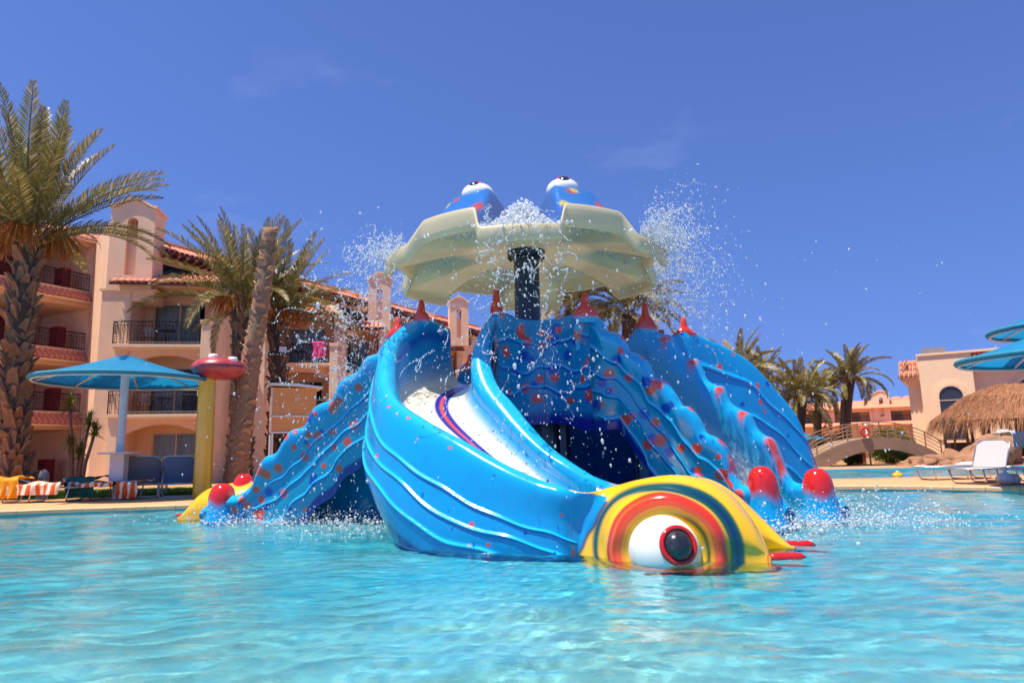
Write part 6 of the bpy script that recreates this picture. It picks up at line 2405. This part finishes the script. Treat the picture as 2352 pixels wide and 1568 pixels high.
def spout_drops(ang, n, nfil, vr, vz, tmax, spread, rmax, sd):
    """drops thrown off one spout lip: outward and up, then falling; a share of them strung out in filaments"""
    g = np.random.default_rng(sd)
    e = np.array([math.cos(ang), math.sin(ang), 0])
    tg = np.array([-e[1], e[0], 0])
    pos, rad, vel = [], [], []

    def fly(lat, v0, t):
        p0 = np.array([FX, FY, 4.28]) + e * (2.30) + tg * lat
        return p0 + v0 * t + np.array([0, 0, -4.9]) * t * t, v0 + np.array([0, 0, -9.8]) * t
    for k in range(n):
        v0 = e * abs(g.normal(vr[0], vr[1])) + tg * g.normal(0, spread) + np.array([0, 0, g.normal(vz[0], vz[1])])
        t = tmax * g.uniform(0, 1) ** 1.5
        p, v = fly(g.uniform(-.45, .45), v0, t)
        if p[2] < 0.02:
            continue
        pos.append(p)
        vel.append(v)
        rad.append(min(rmax, 0.0028 + g.exponential(0.0038)))
    for k in range(nfil):
        v0 = e * abs(g.normal(vr[0], vr[1])) + tg * g.normal(0, spread) + np.array([0, 0, g.normal(vz[0], vz[1])])
        dv = g.normal(0, 0.45, 3)
        lat = g.uniform(-.45, .45)
        t = tmax * g.uniform(0.05, 0.8)
        m = g.integers(24, 70)
        wob = g.uniform(0, 6.28, 3)
        for q_ in range(m):
            s = q_ / m
            p, v = fly(lat, v0 + dv * s + 0.12 * np.sin(wob + s * 9), t + 0.07 * s)
            pos.append(p + g.normal(0, 0.005, 3))
            vel.append(v)
            rad.append(g.uniform(0.004, 0.010) * (1.1 - 0.5 * s) * (0.7 + 0.6 * math.sin(s * 17 + wob[0]) ** 2))
    pos = np.array(pos)
    vel = np.array(vel)
    return pos, np.array(rad), vel * 0.09


TH = [TH0 + R(60) * k for k in range(6)]             # spout directions, TH[0] to the camera, counter-clockwise
pr, rr1, vr1 = spout_drops(TH[1], 4200, 80, (1.2, 0.6), (1.7, 0.9), 0.65, 0.45, 0.014, 1)
pr2, rr2, vr2 = spout_drops(TH[2], 5600, 100, (1.5, 0.7), (1.9, 1.0), 0.7, 0.5, 0.014, 2)
drops('water_spray', np.concatenate([pr, pr2]), np.concatenate([rr1, rr2]), M['drops'], rw_, 'burst of white water flying off the right side of the mushroom canopy', np.concatenate([vr1, vr2]))
pl, rl1, vl1 = spout_drops(TH[5], 2200, 75, (1.3, 0.6), (0.9, 0.8), 0.9, 0.4, 0.016, 3)
pl2, rl2, vl2 = spout_drops(TH[4], 1800, 55, (1.6, 0.7), (1.1, 0.8), 0.9, 0.45, 0.016, 4)
drops('water_spray', np.concatenate([pl, pl2]), np.concatenate([rl1, rl2]), M['drops'], rw_, 'strings of drops falling off the left side of the mushroom canopy', np.concatenate([vl1, vl2]))
pf, rf, vf = spout_drops(TH[0], 1300, 55, (0.9, 0.6), (0.2, 0.6), 0.85, 0.7, 0.018, 5)
# stray fine drops all round the tower
n = 1500
sp = np.stack([rw_.normal(0.4, 2.2, n), rw_.normal(10.4, 1.3, n), rw_.uniform(0.1, 4.0, n)], 1)
drops('water_spray', np.concatenate([pf, sp]), np.concatenate([rf, 0.004 + rw_.exponential(0.0035, n)]), M['drops'], rw_, 'scattered drops falling in front of the column and over the chutes', np.concatenate([vf, np.tile([0, 0, -.5], (n, 1))]))

# white water boiling over the front spout and thinner over the others
pos, rad = [], []
for k, th_ in enumerate(TH):
    m = 2200 if k == 0 else (900 if k in (1, 5, 2) else 300)
    lat = rw_.normal(0, 0.28, m)
    rr_ = rw_.uniform(1.15, 2.32, m)
    e = np.array([math.cos(th_), math.sin(th_)])
    tg = np.array([-e[1], e[0]])
    hh = np.exp(-(lat / 0.36) ** 2)
    z = 4.66 - 0.42 * (rr_ / 2.3) ** 1.6 + 0.02 + rw_.uniform(0, 1, m) ** 1.6 * (0.42 if k == 0 else 0.26) * hh * (0.5 + 0.6 * np.sin(rr_ * 5 + k))
    pos.append(np.stack([FX + e[0] * rr_ + tg[0] * lat, FY + e[1] * rr_ + tg[1] * lat, z], 1))
    rad.append(rw_.uniform(0.006, 0.032, m))
drops('white_water', np.concatenate(pos), np.concatenate(rad), M['foam'], rw_, 'white water boiling in the spouts on top of the mushroom canopy')

# splash where the chutes run out
pos, rad = [], []
for (x, y, sx, sy, m, h) in ((-4.3, 12.2, 0.9, 0.35, 900, 0.28), (-3.2, 11.6, 0.7, 0.4, 500, 0.2), (4.6, 10.0, 0.75, 0.35, 1000, 0.34), (3.9, 9.5, 0.3, 0.15, 260, 0.25), (5.4, 10.6, 0.8, 0.8, 420, 0.5), (3.3, 8.6, 0.35, 0.3, 120, 0.15), (-2.6, 10.4, 0.6, 0.6, 260, 0.1)):
    m = int(m * 2.2)
    p = np.stack([rw_.normal(x, sx, m), rw_.normal(y, sy, m), rw_.uniform(0, 1, m) ** 3.0 * h + 0.002], 1)
    pos.append(p)
    rad.append(0.003 + rw_.exponential(0.0045, m))
drops('pool_splash', np.concatenate(pos), np.minimum(np.concatenate(rad), 0.022), M['foam'], rw_, 'white splash on the pool at the feet of the chutes')
